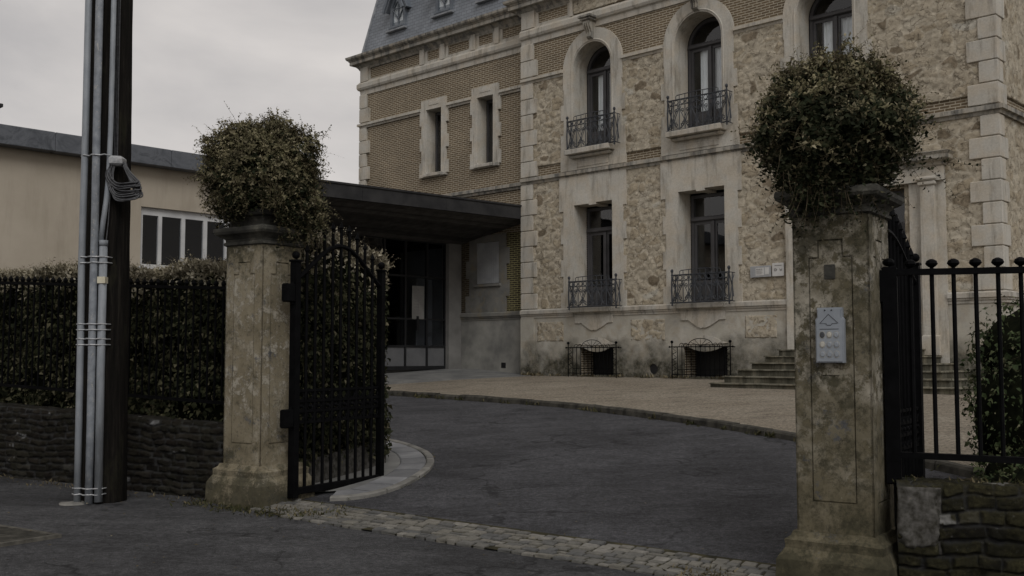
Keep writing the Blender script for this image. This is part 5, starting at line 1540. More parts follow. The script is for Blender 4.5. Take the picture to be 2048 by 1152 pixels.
# glass entrance wall x=-8.7
MB().box(-8.84, -8.55, -0.20, 0.285, 0.9, 4.80).build('entrance_post', 'post_grey', annex)
GYs = [-7.6, -6.9, -6.1, -5.4, -4.6, -3.9, -3.17, -2.44, -1.69, -0.90, -0.205]
GZs = [1.30, 1.87, 2.62, 3.80, 4.79]
hl = []
for a, b in zip(GYs[:-1], GYs[1:]):
    for c_, d_ in zip(GZs[:-1], GZs[1:]):
        hl.append(rectp(a + 0.03, b - 0.03, c_ + 0.025, d_ - 0.025))
xplane(rectp(GYs[0], GYs[-1], 1.22, 4.83), -8.76, -8.68, hl).build('entrance_frame', 'steel', annex)
ent = [o for o in bpy.data.objects if o.parent == annex and o.name.startswith('entrance_frame')][0]
for a, b in zip(GYs[:-1], GYs[1:]):
    MB().box(-8.735, -8.715, a + 0.02, b - 0.02, 1.31, 1.86).build('infill_panel', 'panel_grey', ent)
    for c_, d_ in zip(GZs[1:-1], GZs[2:]):
        MB().box(-8.725, -8.719, a + 0.02, b - 0.02, c_ + 0.015, d_ - 0.015).build('pane', 'glass_dim', ent)
MB().box(-8.70, -8.62, -1.32, -1.26, 2.3, 2.7).build('door_handle', 'steel', ent)
rm = MB(); rm.box(-11.5, -11.4, -12.0, 0.3, 1.1, 5.49); rm.box(-11.4, -8.86, 0.3, 0.34, 1.1, 5.49); rm.box(-11.4, -8.86, -8.0, -7.9, 1.1, 5.49); rm.box(-11.4, -8.86, -7.9, 0.3, 4.95, 5.0); rm.box(-8.86, -8.70, -7.9, 0.3, 4.86, 5.0); rm.build('room', 'room', annex)
MB().box(-11.4, -8.85, -7.6, 0.3, 1.15, 1.24).build('floor', 'concrete', annex)
MB().box(-10.8, -8.8, -0.1, 0.0, 1.3, 4.7).build('inner_wall', 'panel_grey', annex)
MB().box(-9.25, -9.2, -0.85, -0.25, 1.3, 3.8).build('inner_screen', 'panel_grey', annex)
no = empty('door_notice', fw(-8.665, -1.24, 3.08), F_ROT); tag(no, 'tall pale paper notice stuck inside the dark entrance door under the canopy', 'notice')
MB().box(-0.004, 0.004, -0.24, 0.20, -0.46, 0.46).build('sheet', 'post_grey', no)
mb = MB()
for k in range(9): mb.box(0.0045, 0.006, -0.17, 0.02 + 0.1 * ((k * 7) % 3) / 3, 0.34 - k * 0.08, 0.355 - k * 0.08)
mb.box(0.0045, 0.006, -0.02, -0.01, -0.35, 0.38); mb.build('printed_line', 'ink', no)

# ================================================================== GATE PILLARS
def pillar(u0, name, mat, label, zg):
    c = gw(u0 + 0.285, 0.285, zg)
    p = empty('gate_pillar', c, G_ROT); tag(p, label, 'gate pillar')
    hw = 0.285
    # base with weathered chamfer, subdivided and roughened
    bm = bmesh.new()
    prof = [(hw + 0.125, -0.25), (hw + 0.125, 0.0), (hw + 0.128, 0.12), (hw + 0.122, 0.235), (hw + 0.108, 0.262), (hw + 0.075, 0.315), (hw + 0.075, 0.345), (hw + 0.078, 0.375), (hw + 0.04, 0.40), (hw + 0.025, 0.435), (hw - 0.01, 0.438)]
    ns = 9; vs = []
    for r_, z in prof:
        for sd in range(4):
            for q in range(ns):
                t = -1 + 2 * q / ns
                x, y = [(t, -1), (1, t), (-t, 1), (-1, -t)][sd]
                vs.append((x * r_, y * r_, z))
    nring = 4 * ns; fs = []
    for i in range(len(prof) - 1):
        for k in range(nring):
            fs.append((i * nring + k, i * nring + (k + 1) % nring, (i + 1) * nring + (k + 1) % nring, (i + 1) * nring + k))
    A = np.array(vs)
    sd_ = 3 if 'a' in mat[-1] else 9
    k = 0.020 * fbm(A[:, 0] * 5 + A[:, 1] * 3.1 + 7, A[:, 2] * 7 + A[:, 1] * 4, sd_, 3)
    nrm = A.copy(); nrm[:, 2] = 0; nrm /= np.linalg.norm(nrm, axis=1, keepdims=True)
    A = A + nrm * k[:, None]; A[:, 2] += 0.02 * fbm(A[:, 0] * 6, A[:, 1] * 6, sd_ + 4, 3)
    mb = MB(); mb.add(A.tolist(), fs); mb.build('base', mat, p)
    # shaft: core plus skin with a sunk stepped panel on each face
    sh = MB(); z0, z1 = 0.43, 2.815
    sh.box(-hw + 0.014, hw - 0.014, -hw + 0.014, hw - 0.014, z0, z1)
    for rot in range(4):
        k0 = len(sh.v)
        zt = 2.62
        pan = [(-0.165, 0.66), (0.165, 0.66), (0.165, zt - 0.13), (0.095, zt - 0.13), (0.095, zt), (-0.095, zt), (-0.095, zt - 0.13), (-0.165, zt - 0.13)]
        pin = [(-0.155, 0.672), (0.155, 0.672), (0.155, zt - 0.142), (0.085, zt - 0.142), (0.085, zt - 0.012), (-0.085, zt - 0.012), (-0.085, zt - 0.142), (-0.155, zt - 0.142)]
        sh.prism([(-hw, z0), (hw, z0), (hw, z1), (-hw, z1)], -hw, -hw + 0.0135, [pan])
        sh.prism(pin, -hw + 0.002, -hw + 0.0135)
        sh.xf(Matrix.Rotation(rot * math.pi / 2, 4, 'Z'), k0)
    sh.build('shaft', mat, p)
    if 'b' in mat[-1]:
        MB().bbox(-0.045, 0.035, -hw - 0.006, -hw + 0.004, 2.32, 2.43, 0.003).build('blank_plate', 'cap', p)
        MB().bbox(-0.075, 0.055, -hw - 0.006, -hw + 0.004, 1.60, 1.66, 0.004).build('blank_plate', mat, p)
    cpz = 2.80
    prof = [(hw + 0.004, cpz), (hw + 0.022, cpz + 0.012), (hw + 0.024, cpz + 0.035), (hw + 0.008, cpz + 0.045), (hw + 0.012, cpz + 0.07), (hw + 0.045, cpz + 0.10), (hw + 0.09, cpz + 0.125), (hw + 0.105, cpz + 0.15), (hw + 0.105, cpz + 0.185), (hw + 0.09, cpz + 0.195), (hw + 0.0, cpz + 0.215), (hw - 0.02, cpz + 0.22), (hw - 0.02, cpz + 0.31), (hw + 0.03, cpz + 0.325), (hw + 0.035, cpz + 0.375), (hw - 0.05, cpz + 0.40), (0.01, cpz + 0.405)]
    MB().lathe(prof, square=True).jitter(0.003).build('cap', 'cap', p)
    return p, c
pA, cA = pillar(-0.57, 'L', 'pillar_a', 'left gate pillar with peeling pale render beside the open gate leaf', 0.0)
pB, cB = pillar(5.78, 'R', 'pillar_b', 'right gate pillar, large and mossy, carrying the grey keypad', -0.145)

# planter bowls and the trailing bushes on top
def planter(c, label):
    o = empty('planter_bowl', (c.x, c.y, c.z + 3.206), G_ROT); tag(o, label, 'planter')
    MB().lathe([(0.14, 0.0), (0.15, 0.03), (0.09, 0.06), (0.12, 0.10), (0.22, 0.17), (0.27, 0.24), (0.29, 0.27), (0.27, 0.28), (0.22, 0.25)], n=20).build('bowl', 'cap', o, smooth=True)
    MB().lathe([(0.225, 0.235), (0.01, 0.25)], n=16).build('soil_fill', 'soil', o)
planter(cA, 'dark stone planter bowl on the left gate pillar, half hidden by the bush')
planter(cB, 'dark stone planter bowl on the right gate pillar, buried in the bush')
def bush(c, rad, seed, label, shape, tipbias=0.25, holes=None, n=1500, loose=1.0, runners=None, pn=2.5):
    """trailing ball: shoots all over a lumpy ellipsoid; young pale shoots on the crown and outside"""
    global rng
    rng = np.random.default_rng(seed)
    d = unit(rng.normal(size=(n * 3, 3)))
    lump = fbm(np.arctan2(d[:, 1], d[:, 0]) * 3.0 + 10, d[:, 2] * 4.6 + 5, seed, 3)
    q_ = d / (np.sum(np.abs(d) ** pn, axis=1, keepdims=True) ** (1 / pn))
    P = shape(q_ * (0.90 + 0.60 * lump + 0.75 * fbm(np.arctan2(d[:, 1], d[:, 0]) * 1.3 + 4, d[:, 2] * 1.9 + 2, seed + 8, 2))[:, None] * np.array([rad]))
    if holes is not None:
        keep = ~holes(P); P = P[keep]; d = d[keep]; lump = lump[keep]
    P = P[:n * 2]; d = d[:n * 2]; lump = lump[:n * 2]
    m_ = len(P)
    depth = rng.uniform(0, 1, m_) ** 1.2
    P = P * (1 - 0.20 * depth[:, None])
    dirn = d * 0.8 + np.array([[0, 0, 0.75]]) * np.clip(d[:, 2:3] + 0.2, 0, 1) + np.array([[0, 0, -1.1]]) * np.clip(-d[:, 2:3] + 0.15, 0, 1) + rng.normal(size=(m_, 3)) * 0.45
    up = (d[:, 2] + 0.40 * rng.normal(size=m_) + 1.5 * lump) > tipbias
    outer = (depth < 0.6)
    tip = (up & outer) | ((rng.uniform(size=m_) < 0.14) & outer)
    parts = []
    ln = rng.uniform(0.09, 0.21, m_)
    (V, F), (TV, TF) = sprigs(P[tip], dirn[tip], ln[tip], 9, 0.052, 0.30, 0.003, 0.45)
    parts.append((V, F, 'leaf_tip')); parts.append((TV, TF, 'twig'))
    (V, F), (TV, TF) = sprigs(P[~tip], dirn[~tip], ln[~tip] * 0.9, 7, 0.066, 0.6)
    parts.append((V, F, 'leaf_green'))
    # long loose shoots, bare and curling
    k = int(80 * loose); idx = rng.choice(m_, k, replace=False)
    dd_ = unit(d[idx] + rng.normal(size=(k, 3)) * 0.35 + np.array([[0, 0, 0.35]]))
    (V, F), (TV, TF) = sprigs(P[idx], dd_, rng.uniform(0.18, 0.36, k), 11, 0.030, 0.2, 0.0026, 0.75)
    parts.append((V, F, 'leaf_tip')); parts.append((TV, TF, 'twig'))
    # wispy pale crown
    k = int(150 * loose); top_ = np.where(d[:, 2] > 0.35)[0]; idx = rng.choice(top_, k)
    (V, F), (TV, TF) = sprigs(P[idx], np.array([[0, 0, 1.0]]) + d[idx] * 0.7 + rng.normal(size=(k, 3)) * 0.35, rng.uniform(0.10, 0.24, k), 10, 0.040, 0.1, 0.0024, 0.6)
    parts.append((V, F, 'leaf_tip')); parts.append((TV, TF, 'twig'))
    # hanging runners
    k = int(34 * loose); low = np.where(P[:, 2] < -0.25 * rad[2])[0]
    if len(low) > k:
        idx = rng.choice(low, k, replace=False)
        (V, F), (TV, TF) = sprigs(P[idx], np.array([[0, 0, -1.0]]) + d[idx] * 0.35 + rng.normal(size=(k, 3)) * 0.12, rng.uniform(0.15, 0.36, k), 14, 0.046, 0.2, 0.0025, 0.25)
        parts.append((V, F, 'leaf_green')); parts.append((TV, TF, 'twig'))
    if runners is not None:
        Q = np.array(runners, float)
        k = len(Q)
        (V, F), (TV, TF) = sprigs(Q[:, :3], Q[:, 3:6], Q[:, 6], 16, 0.048, 0.1, 0.003, 0.3)
        parts.append((V, F, 'leaf_green')); parts.append((TV, TF, 'twig'))
    o = empty('trailing_bush', c, 0); tag(o, label, 'bush')
    mesh_from('foliage', parts, o)
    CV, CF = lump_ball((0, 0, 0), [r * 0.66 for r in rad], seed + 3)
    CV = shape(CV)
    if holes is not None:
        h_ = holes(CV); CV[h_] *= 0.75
    mesh_from('foliage_shade_core', [(CV, CF, 'core')], o)
    return o
def shapeA(P):
    P = P.copy(); z = P[:, 2]
    right = np.clip(P[:, 0] / 0.5, -1, 1)
    # boxy crown, flat underside, and a flap hanging down on the gate side
    P[:, 2] = np.where(z < 0, z * (0.88 + 0.34 * np.clip(right, 0, 1)), z)
    k = 1 + 0.10 * (1 - np.abs(np.clip(z / 0.6, -1, 1)))
    P[:, 0] *= k
    return P
def holesA(P):
    return ((P[:, 0] + 0.02) / 0.27) ** 2 + ((P[:, 2] + 0.52) / 0.20) ** 2 < 1
bush(Vector((-2.735, 11.55, 3.59)), (0.56, 0.55, 0.62), 101, 'round tan and green trailing bush on top of the left gate pillar', shapeA, -0.45, holesA, n=2300, pn=2.15)
def shapeB(P):
    P = P.copy(); z = P[:, 2]; lowk = np.clip(-z / 0.6, 0, 1)
    P[:, 0] = P[:, 0] * (0.95 - 0.30 * lowk) - 0.04 - 0.07 * lowk; P[:, 1] *= 1 - 0.05 * lowk
    P[:, 2] = np.where(P[:, 2] > 0, P[:, 2] * (1.0 - 0.22 * np.clip(P[:, 0] / 0.5, 0, 1)), P[:, 2]); z = P[:, 2]
    fr_ = np.clip(-P[:, 1] / 0.5 - P[:, 0] * 0.7 + 0.3, 0, 1)
    P[:, 2] = np.where(z < 0, z * (0.80 + 0.38 * fr_), z)
    return P
run = [(-0.45 + 0.06 * i + 0.02 * (i % 3), -0.42, -0.52 + 0.05 * (i % 2), -0.2 + 0.05 * i, -0.25, -1.0, 0.22 + 0.05 * ((i * 7) % 4)) for i in range(9)]
run += [(-0.50 + 0.055 * i, -0.36 - 0.02 * (i % 3), -0.36 - 0.03 * (i % 4), -0.12, -0.3, -1.0, 0.24 + 0.04 * ((i * 5) % 4)) for i in range(13)]
run += [(-0.55, -0.35, -0.2, -0.1, -0.1, -1, 0.45), (-0.52, -0.30, -0.35, 0.05, -0.1, -1, 0.42), (-0.50, -0.38, -0.45, 0.0, -0.15, -1, 0.36), (0.55, -0.3, -0.25, 0.9, -0.2, -0.3, 0.4), (0.5, -0.3, -0.3, 1.0, 0.0, -0.5, 0.35)]
bush(Vector((2.545, 8.06, 3.33)), (0.57, 0.55, 0.58), 202, 'large dark green trailing bush spilling over the right gate pillar', shapeB, 0.38, None, n=2100, loose=1.6, runners=run)

# keypad on the right pillar
kp = empty('entry_keypad', gw(6.065, -0.002, 1.755), G_ROT)
tag(kp, 'grey cast entry keypad with nine buttons fixed to the right gate pillar', 'keypad')
ow = [(-0.105, -0.205), (0.105, -0.205), (0.105, 0.115), (0.092, 0.135), (0.092, 0.205), (-0.092, 0.205), (-0.092, 0.135), (-0.105, 0.115)]
MB().prism(ow, -0.045, 0.0).build('casing', 'keypad', kp)
MB().prism([(x * 0.90, z * 0.955) for x, z in ow], -0.056, -0.045).build('face_plate', 'keypad', kp)
mb = MB(); tri_ = [(-0.068, 0.088), (-0.004, 0.155), (0.068, 0.088), (0.022, 0.085), (0.015, 0.074), (-0.015, 0.074), (-0.022, 0.085)]
mb.tube([(x, -0.057, z) for x, z in tri_], 0.0028, 4, closed=True); mb.box(-0.07, 0.07, -0.0585, -0.056, 0.043, 0.047); mb.ball((-0.03, -0.057, 0.185), 0.006, n=6); mb.ball((0.02, -0.057, 0.185), 0.006, n=6)
mb.build('engraving', 'keypad_line', kp)
for r_ in range(3):
    for c_ in range(3):
        x = -0.052 + 0.052 * c_ ; z = 0.002 - 0.072 * r_
        mt = 'keypad_pale' if (r_, c_) in ((0, 1), (1, 0)) else 'keypad_line' if (r_, c_) in ((0, 0),) else 'keypad'
        bt = MB().lathe([(0.018, 0.0), (0.018, 0.004), (0.013, 0.007)], n=12); bt.v = [(v[0] + x, -0.056 - v[2], v[1] * 1.25 + z) for v in bt.v]; bt.f = [tuple(reversed(f)) for f in bt.f]
        bo = bt.build('button', mt, kp)
        MB().tube([(x + 0.021 * math.cos(a), -0.057, z + 0.026 * math.sin(a)) for a in np.linspace(0, 2 * math.pi, 12, endpoint=False)], 0.0016, 4, closed=True).build('button_ring', 'keypad_pale', bo)

# ================================================================== GATE LEAVES
def gate_leaf(loc, rz, label, L=1.46, n=10):
    o = empty('gate_leaf', loc, rz); tag(o, label, 'gate', 'leaves of the iron entrance gate')
    H0 = 2.36           # shoulder of the arch at the posts
    def archz(x):
        t = min(1, max(0, x / L)); return H0 + 0.42 * (math.sin(math.pi * t) ** 1.35)
    for x, w in ((0.0, 0.082), (L, 0.074)):
        mb = MB(); mb.bbox(x - w / 2, x + w / 2, -w / 2, w / 2, 0.0, 2.54, 0.006); mb.bbox(x - w / 2 - 0.012, x + w / 2 + 0.012, -w / 2 - 0.012, w / 2 + 0.012, 2.54, 2.565, 0.004)
        mb.ball((x, 0, 2.615), 0.044, n=10); mb.build('gate_post', 'black_iron', o)
    mb = MB(); mb.tube([(x, 0, archz(x)) for x in np.linspace(0.03, L - 0.03, 26)], 0.027, 6); mb.build('arch_rail', 'black_iron', o)
    MB().bbox(0.03, L - 0.03, -0.028, 0.028, 0.03, 0.105, 0.006).build('bottom_rail', 'black_iron', o)
    mb = MB()
    for z in (0.80, 0.92, 1.03, 1.145): mb.box(0.035, L - 0.03, -0.014, 0.014, z - 0.014, z + 0.014)
    for k in range(n):
        xm = 0.035 + (L - 0.065) * (k + 0.5) / n
        for zc in (0.86, 0.975, 1.088):
            mb.tube([(xm + 0.047 * math.cos(a), 0, zc + 0.047 * math.sin(a)) for a in np.linspace(0, 2 * math.pi, 10, endpoint=False)], 0.012, 4, closed=True)
        mb.ball((xm, 0, 0.975), 0.024, n=6)
    mb.build('scroll_band', 'black_iron', o)
    for k in range(1, n):
        x = 0.035 + (L - 0.065) * k / n; zt = archz(x) + 0.20
        mb = MB(); mb.tube([(x, 0, 0.10), (x, 0, zt)], 0.0185, 6); mb.lathe([(0.0185, zt), (0.031, zt + 0.012), (0.020, zt + 0.04), (0.003, zt + 0.085)], (x, 0, 0), 6)
        mb.build('bar', 'black_iron', o)
    for z in (0.85, 2.20):
        mb = MB(); mb.bbox(-0.17, 0.0, -0.035, 0.045, z - 0.10, z + 0.10, 0.012); mb.tube([(-0.055, 0, z - 0.12), (-0.055, 0, z + 0.12)], 0.022, 8)
        mb.build('hinge', 'black_iron', o)
    return o
hA = gw(0.17, 0.32, 0.08)
dA = Vector((-1.585, 12.70, 0)) - Vector((hA.x, hA.y, 0))
gate_leaf(hA, math.atan2(dA.y, dA.x), 'left black iron gate leaf standing open against the hedge', dA.length)
gate_leaf(Vector((2.80, 8.60, -0.05)), math.atan2(1.70, 1.17), 'right black iron gate leaf seen nearly edge-on behind the right pillar', 2.06, 16)

# ================================================================== FENCES
def fence(p0, p1, zb0, zb1, zt0, zt1, nb, r, rail, finial, label, cat_group, mat='black_iron', sp=None):
    d = Vector((p1[0] - p0[0], p1[1] - p0[1], 0)); L = d.length
    o = empty('iron_fence', (p0[0], p0[1], 0), math.atan2(d.y, d.x)); tag(o, label, 'fence')
    def zz(x, a, b): return a + (b - a) * x / L
    for nm, a, b in (('top_rail', zt0, zt1), ('bottom_rail', zb0, zb1)):
        MB().obox((0, 0, a), (L, 0, b), rail * 1.5, rail).build(nm, mat, o)
    for k in range(nb):
        x = L * (k + 0.5) / nb if not sp else sp[0] + sp[1] * (k + 1)
        za, zb_ = zz(x, zb0, zb1), zz(x, zt0, zt1)
        mb = MB(); mb.tube([(x, 0, za), (x, 0, zb_ + 0.02)], r, 6)
        if finial == 'ball':
            mb.lathe([(r, 0.0), (r * 0.8, 0.02), (0.034, 0.035), (0.045, 0.05), (0.036, 0.072), (0.012, 0.085)], (x, 0, zb_ + 0.01), 10)
        else:
            mb.lathe([(r, 0.0), (0.026, 0.018), (0.031, 0.035), (0.020, 0.056), (0.003, 0.080)], (x, 0, zb_ + 0.015), 6)
        mb.build('bar', mat, o)
    return o
fl = fence((-3.03, 11.79), (-8.0, 14.27), 1.06, 1.30, 2.357, 2.62, 50, 0.0135, 0.036, 'bud', 'left black iron fence with small buds, backed by the dark hedge', None)
fr = fence((2.86, 7.95), (6.2, 6.568), 0.862, 0.816, 2.232, 2.199, 23, 0.0165, 0.045, 'ball', 'right black iron fence with mushroom finials on the low mossy wall', None, sp=(0.004, 0.150))
mb = MB(); mb.bbox(-0.045, 0.06, -0.05, 0.05, 0.645, 2.275, 0.008); mb.ball((0.0, 0, 2.31), 0.045, n=8, sz=0.7); mb.bbox(-0.075, -0.045, -0.05, 0.05, 2.0, 2.25, 0.01)
mb.build('end_post', 'black_iron', fr)

# ================================================================== BRICK WALLS UNDER THE FENCES
def street_wall(p0, p1, z0, zt0, zt1, thick, fn, mat, label, step, name='brick_wall', lump=0.012):
    d = Vector((p1[0] - p0[0], p1[1] - p0[1], 0)); L = d.length
    o = empty(name, (p0[0], p0[1], 0), math.atan2(d.y, d.x)); tag(o, label, 'wall')
    nx = int(L / step); nz = int((max(zt0, zt1) - z0) / step); nd = max(3, int(thick / step))
    X, T = np.meshgrid(np.linspace(0, L, nx + 1), np.linspace(0, 1, nz + nd + 1))
    ztop = zt0 + (zt1 - zt0) * X / L + lump * 2 * fbm(X * 3.0, X * 0 + 3, 77, 4)
    Tk = nz / (nz + nd)
    face = T <= Tk + 1e-9
    Zf = z0 + (ztop - z0) * np.clip(T / Tk, 0, 1)
    H, tone, edge, _, _ = fn(X, Zf)
    H2, tone2, edge2, _, _ = fn(X, ztop + (T - Tk) * (nz + nd) * step)
    back = np.clip((T - Tk) / (1 - Tk), 0, 1) * thick
    fade = np.clip((ztop - Zf) / 0.05, 0.25, 1)
    Y = np.where(face, -H * fade, back - H * 0.25)
    Z = np.where(face, Zf, ztop + H2 * 0.5)
    tone = np.where(face, tone, tone2); edge = np.where(face, edge, edge2)
    V = np.stack([X, Y, Z], -1).reshape(-1, 3)
    idx = np.arange((nx + 1) * (nz + nd + 1)).reshape(nz + nd + 1, nx + 1)
    F = np.stack([idx[:-1, :-1].ravel(), idx[:-1, 1:].ravel(), idx[1:, 1:].ravel(), idx[1:, :-1].ravel()], -1).tolist()
    V = V.tolist(); nb_ = len(V)
    V += [(0, thick, z0), (L, thick, z0), (L, thick, zt1 - 0.0), (0, thick, zt0)]
    F += [(nb_ + 1, nb_, nb_ + 3, nb_ + 2)]
    me = bpy.data.meshes.new('masonry'); me.from_pydata(V, [], F); me.materials.append(M[mat])
    me.polygons.foreach_set('use_smooth', [True] * len(F))
    for nm, arr in (('tone', tone), ('edge', edge)):
        a_ = me.attributes.new(nm, 'FLOAT', 'POINT'); a_.data.foreach_set('value', np.concatenate([arr.ravel(), np.full(4, 0.3)]).astype(np.float32))
    me.update(); ob = bpy.data.objects.new('masonry', me); C.objects.link(ob); ob.parent = o
    return o, L
p0, p1 = (-7.99, 14.06), (-3.06, 11.58)
street_wall(p0, p1, -0.1, 1.03, 0.825, 0.34, coursed_fn(5, 0.165, 0.074, 0.040), 'old_wall', 'low dark crumbling brick wall under the left fence, behind the utility pole', 0.014)
wr, Lr = street_wall((2.80, 7.72), (6.2, 6.66), -0.4, 0.665, 0.627, 0.36, coursed_fn(33, 0.24, 0.098, 0.050), 'old_wall2', 'low mossy wall of rough stone blocks under the right fence', 0.009)
def patch_fn(X, Z):
    e = np.clip(np.minimum(np.minimum(X + 0.0, 0.30 - X), np.minimum(Z - 0.18, 0.70 - Z)) / 0.05 + fbm(X * 9, Z * 9, 91, 4) * 4, 0, 1)
    return np.maximum(0.050 * e + 0.05 * fbm(X * 9, Z * 7, 92, 5) * e, 0.040 * e - 0.02 * (1 - e)), 0 * X + 0.5, e, 0.02 * fbm(X * 8, Z * 8, 93, 3), 0 * X
relief_panel('mortar_patch', 'mortar_patch', 0.0, 0.30, 0.18, 0.655, patch_fn, 0.012, wr, y=-0.012)

# ================================================================== HEDGES
def leafy_surface(pts, nrm, size, mats=('leaf_hedge', 'leaf_tip'), tipmask=None, hang=0.8):
    n = len(pts)
    d = unit(nrm * 0.5 + np.array([[0, 0, -hang]]) + rng.normal(size=(n, 3)) * 0.8)
    nn = unit(nrm + rng.normal(size=(n, 3)) * 0.45 + np.array([[0, 0, 0.4]]))
    L = size * (0.4 + 1.0 * rng.uniform(0, 1, n) ** 1.4)
    return leaf_arrays(pts, d, nn, L, L * rng.uniform(0.4, 0.8, n), 0.25)
def hedge_run(name, path, depth, z0f, z1f, label, dens=900, size=0.055, seed=1, top_shoots=60, parent_cat='hedge'):
    """path: plan polyline of the front face (visible side to the right of travel)"""
    global rng
    rng = np.random.default_rng(seed)
    o = empty(name, (0, 0, 0)); tag(o, label, parent_cat)
    parts = []; P_ = [np.array(p, float) for p in path]
    seglen = [np.linalg.norm(b - a) for a, b in zip(P_[:-1], P_[1:])]; tot = sum(seglen)
    cum = np.concatenate([[0], np.cumsum(seglen)])
    def pos(s):
        s = np.clip(s, 0, tot - 1e-6); i = np.searchsorted(cum, s, 'right') - 1; i = np.clip(i, 0, len(seglen) - 1)
        A = np.array(P_)[i]; B = np.array(P_)[i + 1]; k = ((s - cum[i]) / np.array(seglen)[i])[:, None]
        t = unit(B - A); nr = np.stack([t[:, 1], -t[:, 0]], -1)
        return A + (B - A) * k, nr
    hmean = np.mean([z1f(x) - z0f(x) for x in np.linspace(0, tot, 10)])
    nfr = int(dens * tot * hmean)
    s = rng.uniform(0, tot, nfr); p, nr = pos(s); v = rng.uniform(0, 1, nfr)
    z0 = np.array([z0f(x) for x in s]); z1 = np.array([z1f(x) for x in s])
    z = z0 + (z1 - z0) * v
    relief = 0.34 * fbm(s * 2.6 + 3, z * 2.6, seed + 2, 4)
    inset = rng.uniform(0, 1, nfr) ** 1.3 * 0.20
    rnd = np.clip((v - 0.86) / 0.14, 0, 1) ** 2 * 0.12
    off = np.minimum(relief * 0.9 - inset - rnd, 0.02) + np.where(z < 1.0, 0.10, 0.0) * (z0 < 0.92) * (seed == 11)
    pts = np.stack([p[:, 0] + nr[:, 0] * off, p[:, 1] + nr[:, 1] * off, z], -1)
    n3 = np.concatenate([nr, np.zeros((nfr, 1))], 1)
    kp_ = (fbm(s * 3.1 + 20, z * 3.1 + 4, seed + 31, 4) > -0.06) | (rng.uniform(size=nfr) < 0.22)
    pts = pts[kp_]; n3 = n3[kp_]; v = v[kp_]; nfr = len(pts)
    tp = (v + rng.normal(size=nfr) * 0.05) > 0.88
    V, F = leafy_surface(pts[~tp], n3[~tp], size)
    parts.append((V, F, 'leaf_hedge'))
    V, F = leafy_surface(pts[tp], n3[tp], size * 0.85, hang=-0.5)
    parts.append((V, F, 'leaf_pale'))
    # top, paler young growth
    nt_ = int(dens * 1.1 * tot * depth)
    s = rng.uniform(0, tot, nt_); p, nr = pos(s); dpt = rng.uniform(0, depth, nt_)
    z = np.array([z1f(x) for x in s]) + 0.16 * fbm(s * 2.2, dpt * 3, seed + 7, 4) + rng.uniform(-0.09, 0.02, nt_)
    pts = np.stack([p[:, 0] - nr[:, 0] * dpt, p[:, 1] - nr[:, 1] * dpt, z], -1)
    d_ = np.concatenate([nr * 0.3, np.full((nt_, 1), 0.9)], 1) + rng.normal(size=(nt_, 3)) * 0.45
    L = size * 0.85 * rng.uniform(0.6, 1.3, nt_)
    V, F = leaf_arrays(pts, d_, unit(rng.normal(size=(nt_, 3)) + np.array([[0, 0, 0.8]])), L, L * 0.5, 0.2)
    parts.append((V, F, 'leaf_pale'))
    ns_ = int(top_shoots * tot)
    s = rng.uniform(0, tot, ns_); p, nr = pos(s); dpt = rng.uniform(-0.03, depth, ns_)
    z = np.array([z1f(x) for x in s]) - 0.04 + 0.08 * fbm(s * 2.2, dpt * 3, seed + 7, 4)
    pts = np.stack([p[:, 0] - nr[:, 0] * dpt, p[:, 1] - nr[:, 1] * dpt, z], -1)
    (V, F), (TV, TF) = sprigs(pts, np.array([[0, 0, 1.0]]) + rng.normal(size=(ns_, 3)) * 0.45, rng.uniform(0.08, 0.24, ns_), 9, 0.042, 0.1, 0.002, 0.5)
    parts.append((V, F, 'leaf_pale')); parts.append((TV, TF, 'twig'))
    mesh_from('foliage', parts, o)
    # near-black filler solid in place of the shade inside the hedge
    vs = []; nseg = max(2, int(tot / 0.25))
    ss = np.linspace(0, tot, nseg + 1); p, nr = pos(ss)
    for i in range(nseg + 1):
        a = z0f(ss[i]) - (0.40 if seed == 11 else 0.0); b = z1f(ss[i]) - 0.06
        for off, z in ((-0.24, a), (-0.24, b - 0.12), (-0.3, b - 0.04), (-depth * 0.95, b), (-depth, a)):
            vs.append((p[i, 0] + nr[i, 0] * off, p[i, 1] + nr[i, 1] * off, z))
    fs = []
    for i in range(nseg):
        for k in range(5):
            a = i * 5 + k; b = i * 5 + (k + 1) % 5; fs.append((a, b, b + 5, a + 5))
    fs.append((0, 1, 2, 3, 4)); fs.append(tuple(nseg * 5 + k for k in (4, 3, 2, 1, 0)))
    MB().add(vs, fs).build('foliage_shade_core', 'core', o)
    return o
# behind the left fence (front face lies just behind the bars)
hp = [(-8.0, 14.43), (-3.02, 11.96)]
hedge_run('hedge', hp, 0.75, lambda s: 0.98 - 0.022 * s - 0.05 * math.sin(s * 2.1) - 0.17 * math.exp(-((s - 4.75) / 0.45) ** 2), lambda s: 2.72 - 0.018 * s + 0.03 * math.sin(s * 3), 'long clipped hedge with tan tips growing behind the left iron fence', 2200, 0.072, 11, 150)
# hanging part over the wall, as lower growth of the same line is covered above
hp2 = [(-2.50, 11.95), (-2.05, 12.75), (-1.74, 13.35), (-1.66, 13.75), (-1.78, 14.2), (-2.2, 14.6), (-3.2, 15.2)]
hp2 = [(-2.55, 11.80), (-2.10, 12.60), (-1.78, 13.20), (-1.60, 13.62), (-1.68, 14.05), (-2.1, 14.5), (-3.2, 15.2)]
hedge_run('hedge', hp2, 0.55, lambda s: 0.34, lambda s: 3.0 - 0.0 * s - 0.16 * max(0, s - 1.0) - 0.02 * math.sin(s * 4), 'tall rounded hedge end standing on the paved island behind the open left gate leaf', 2400, 0.072, 23, 150)
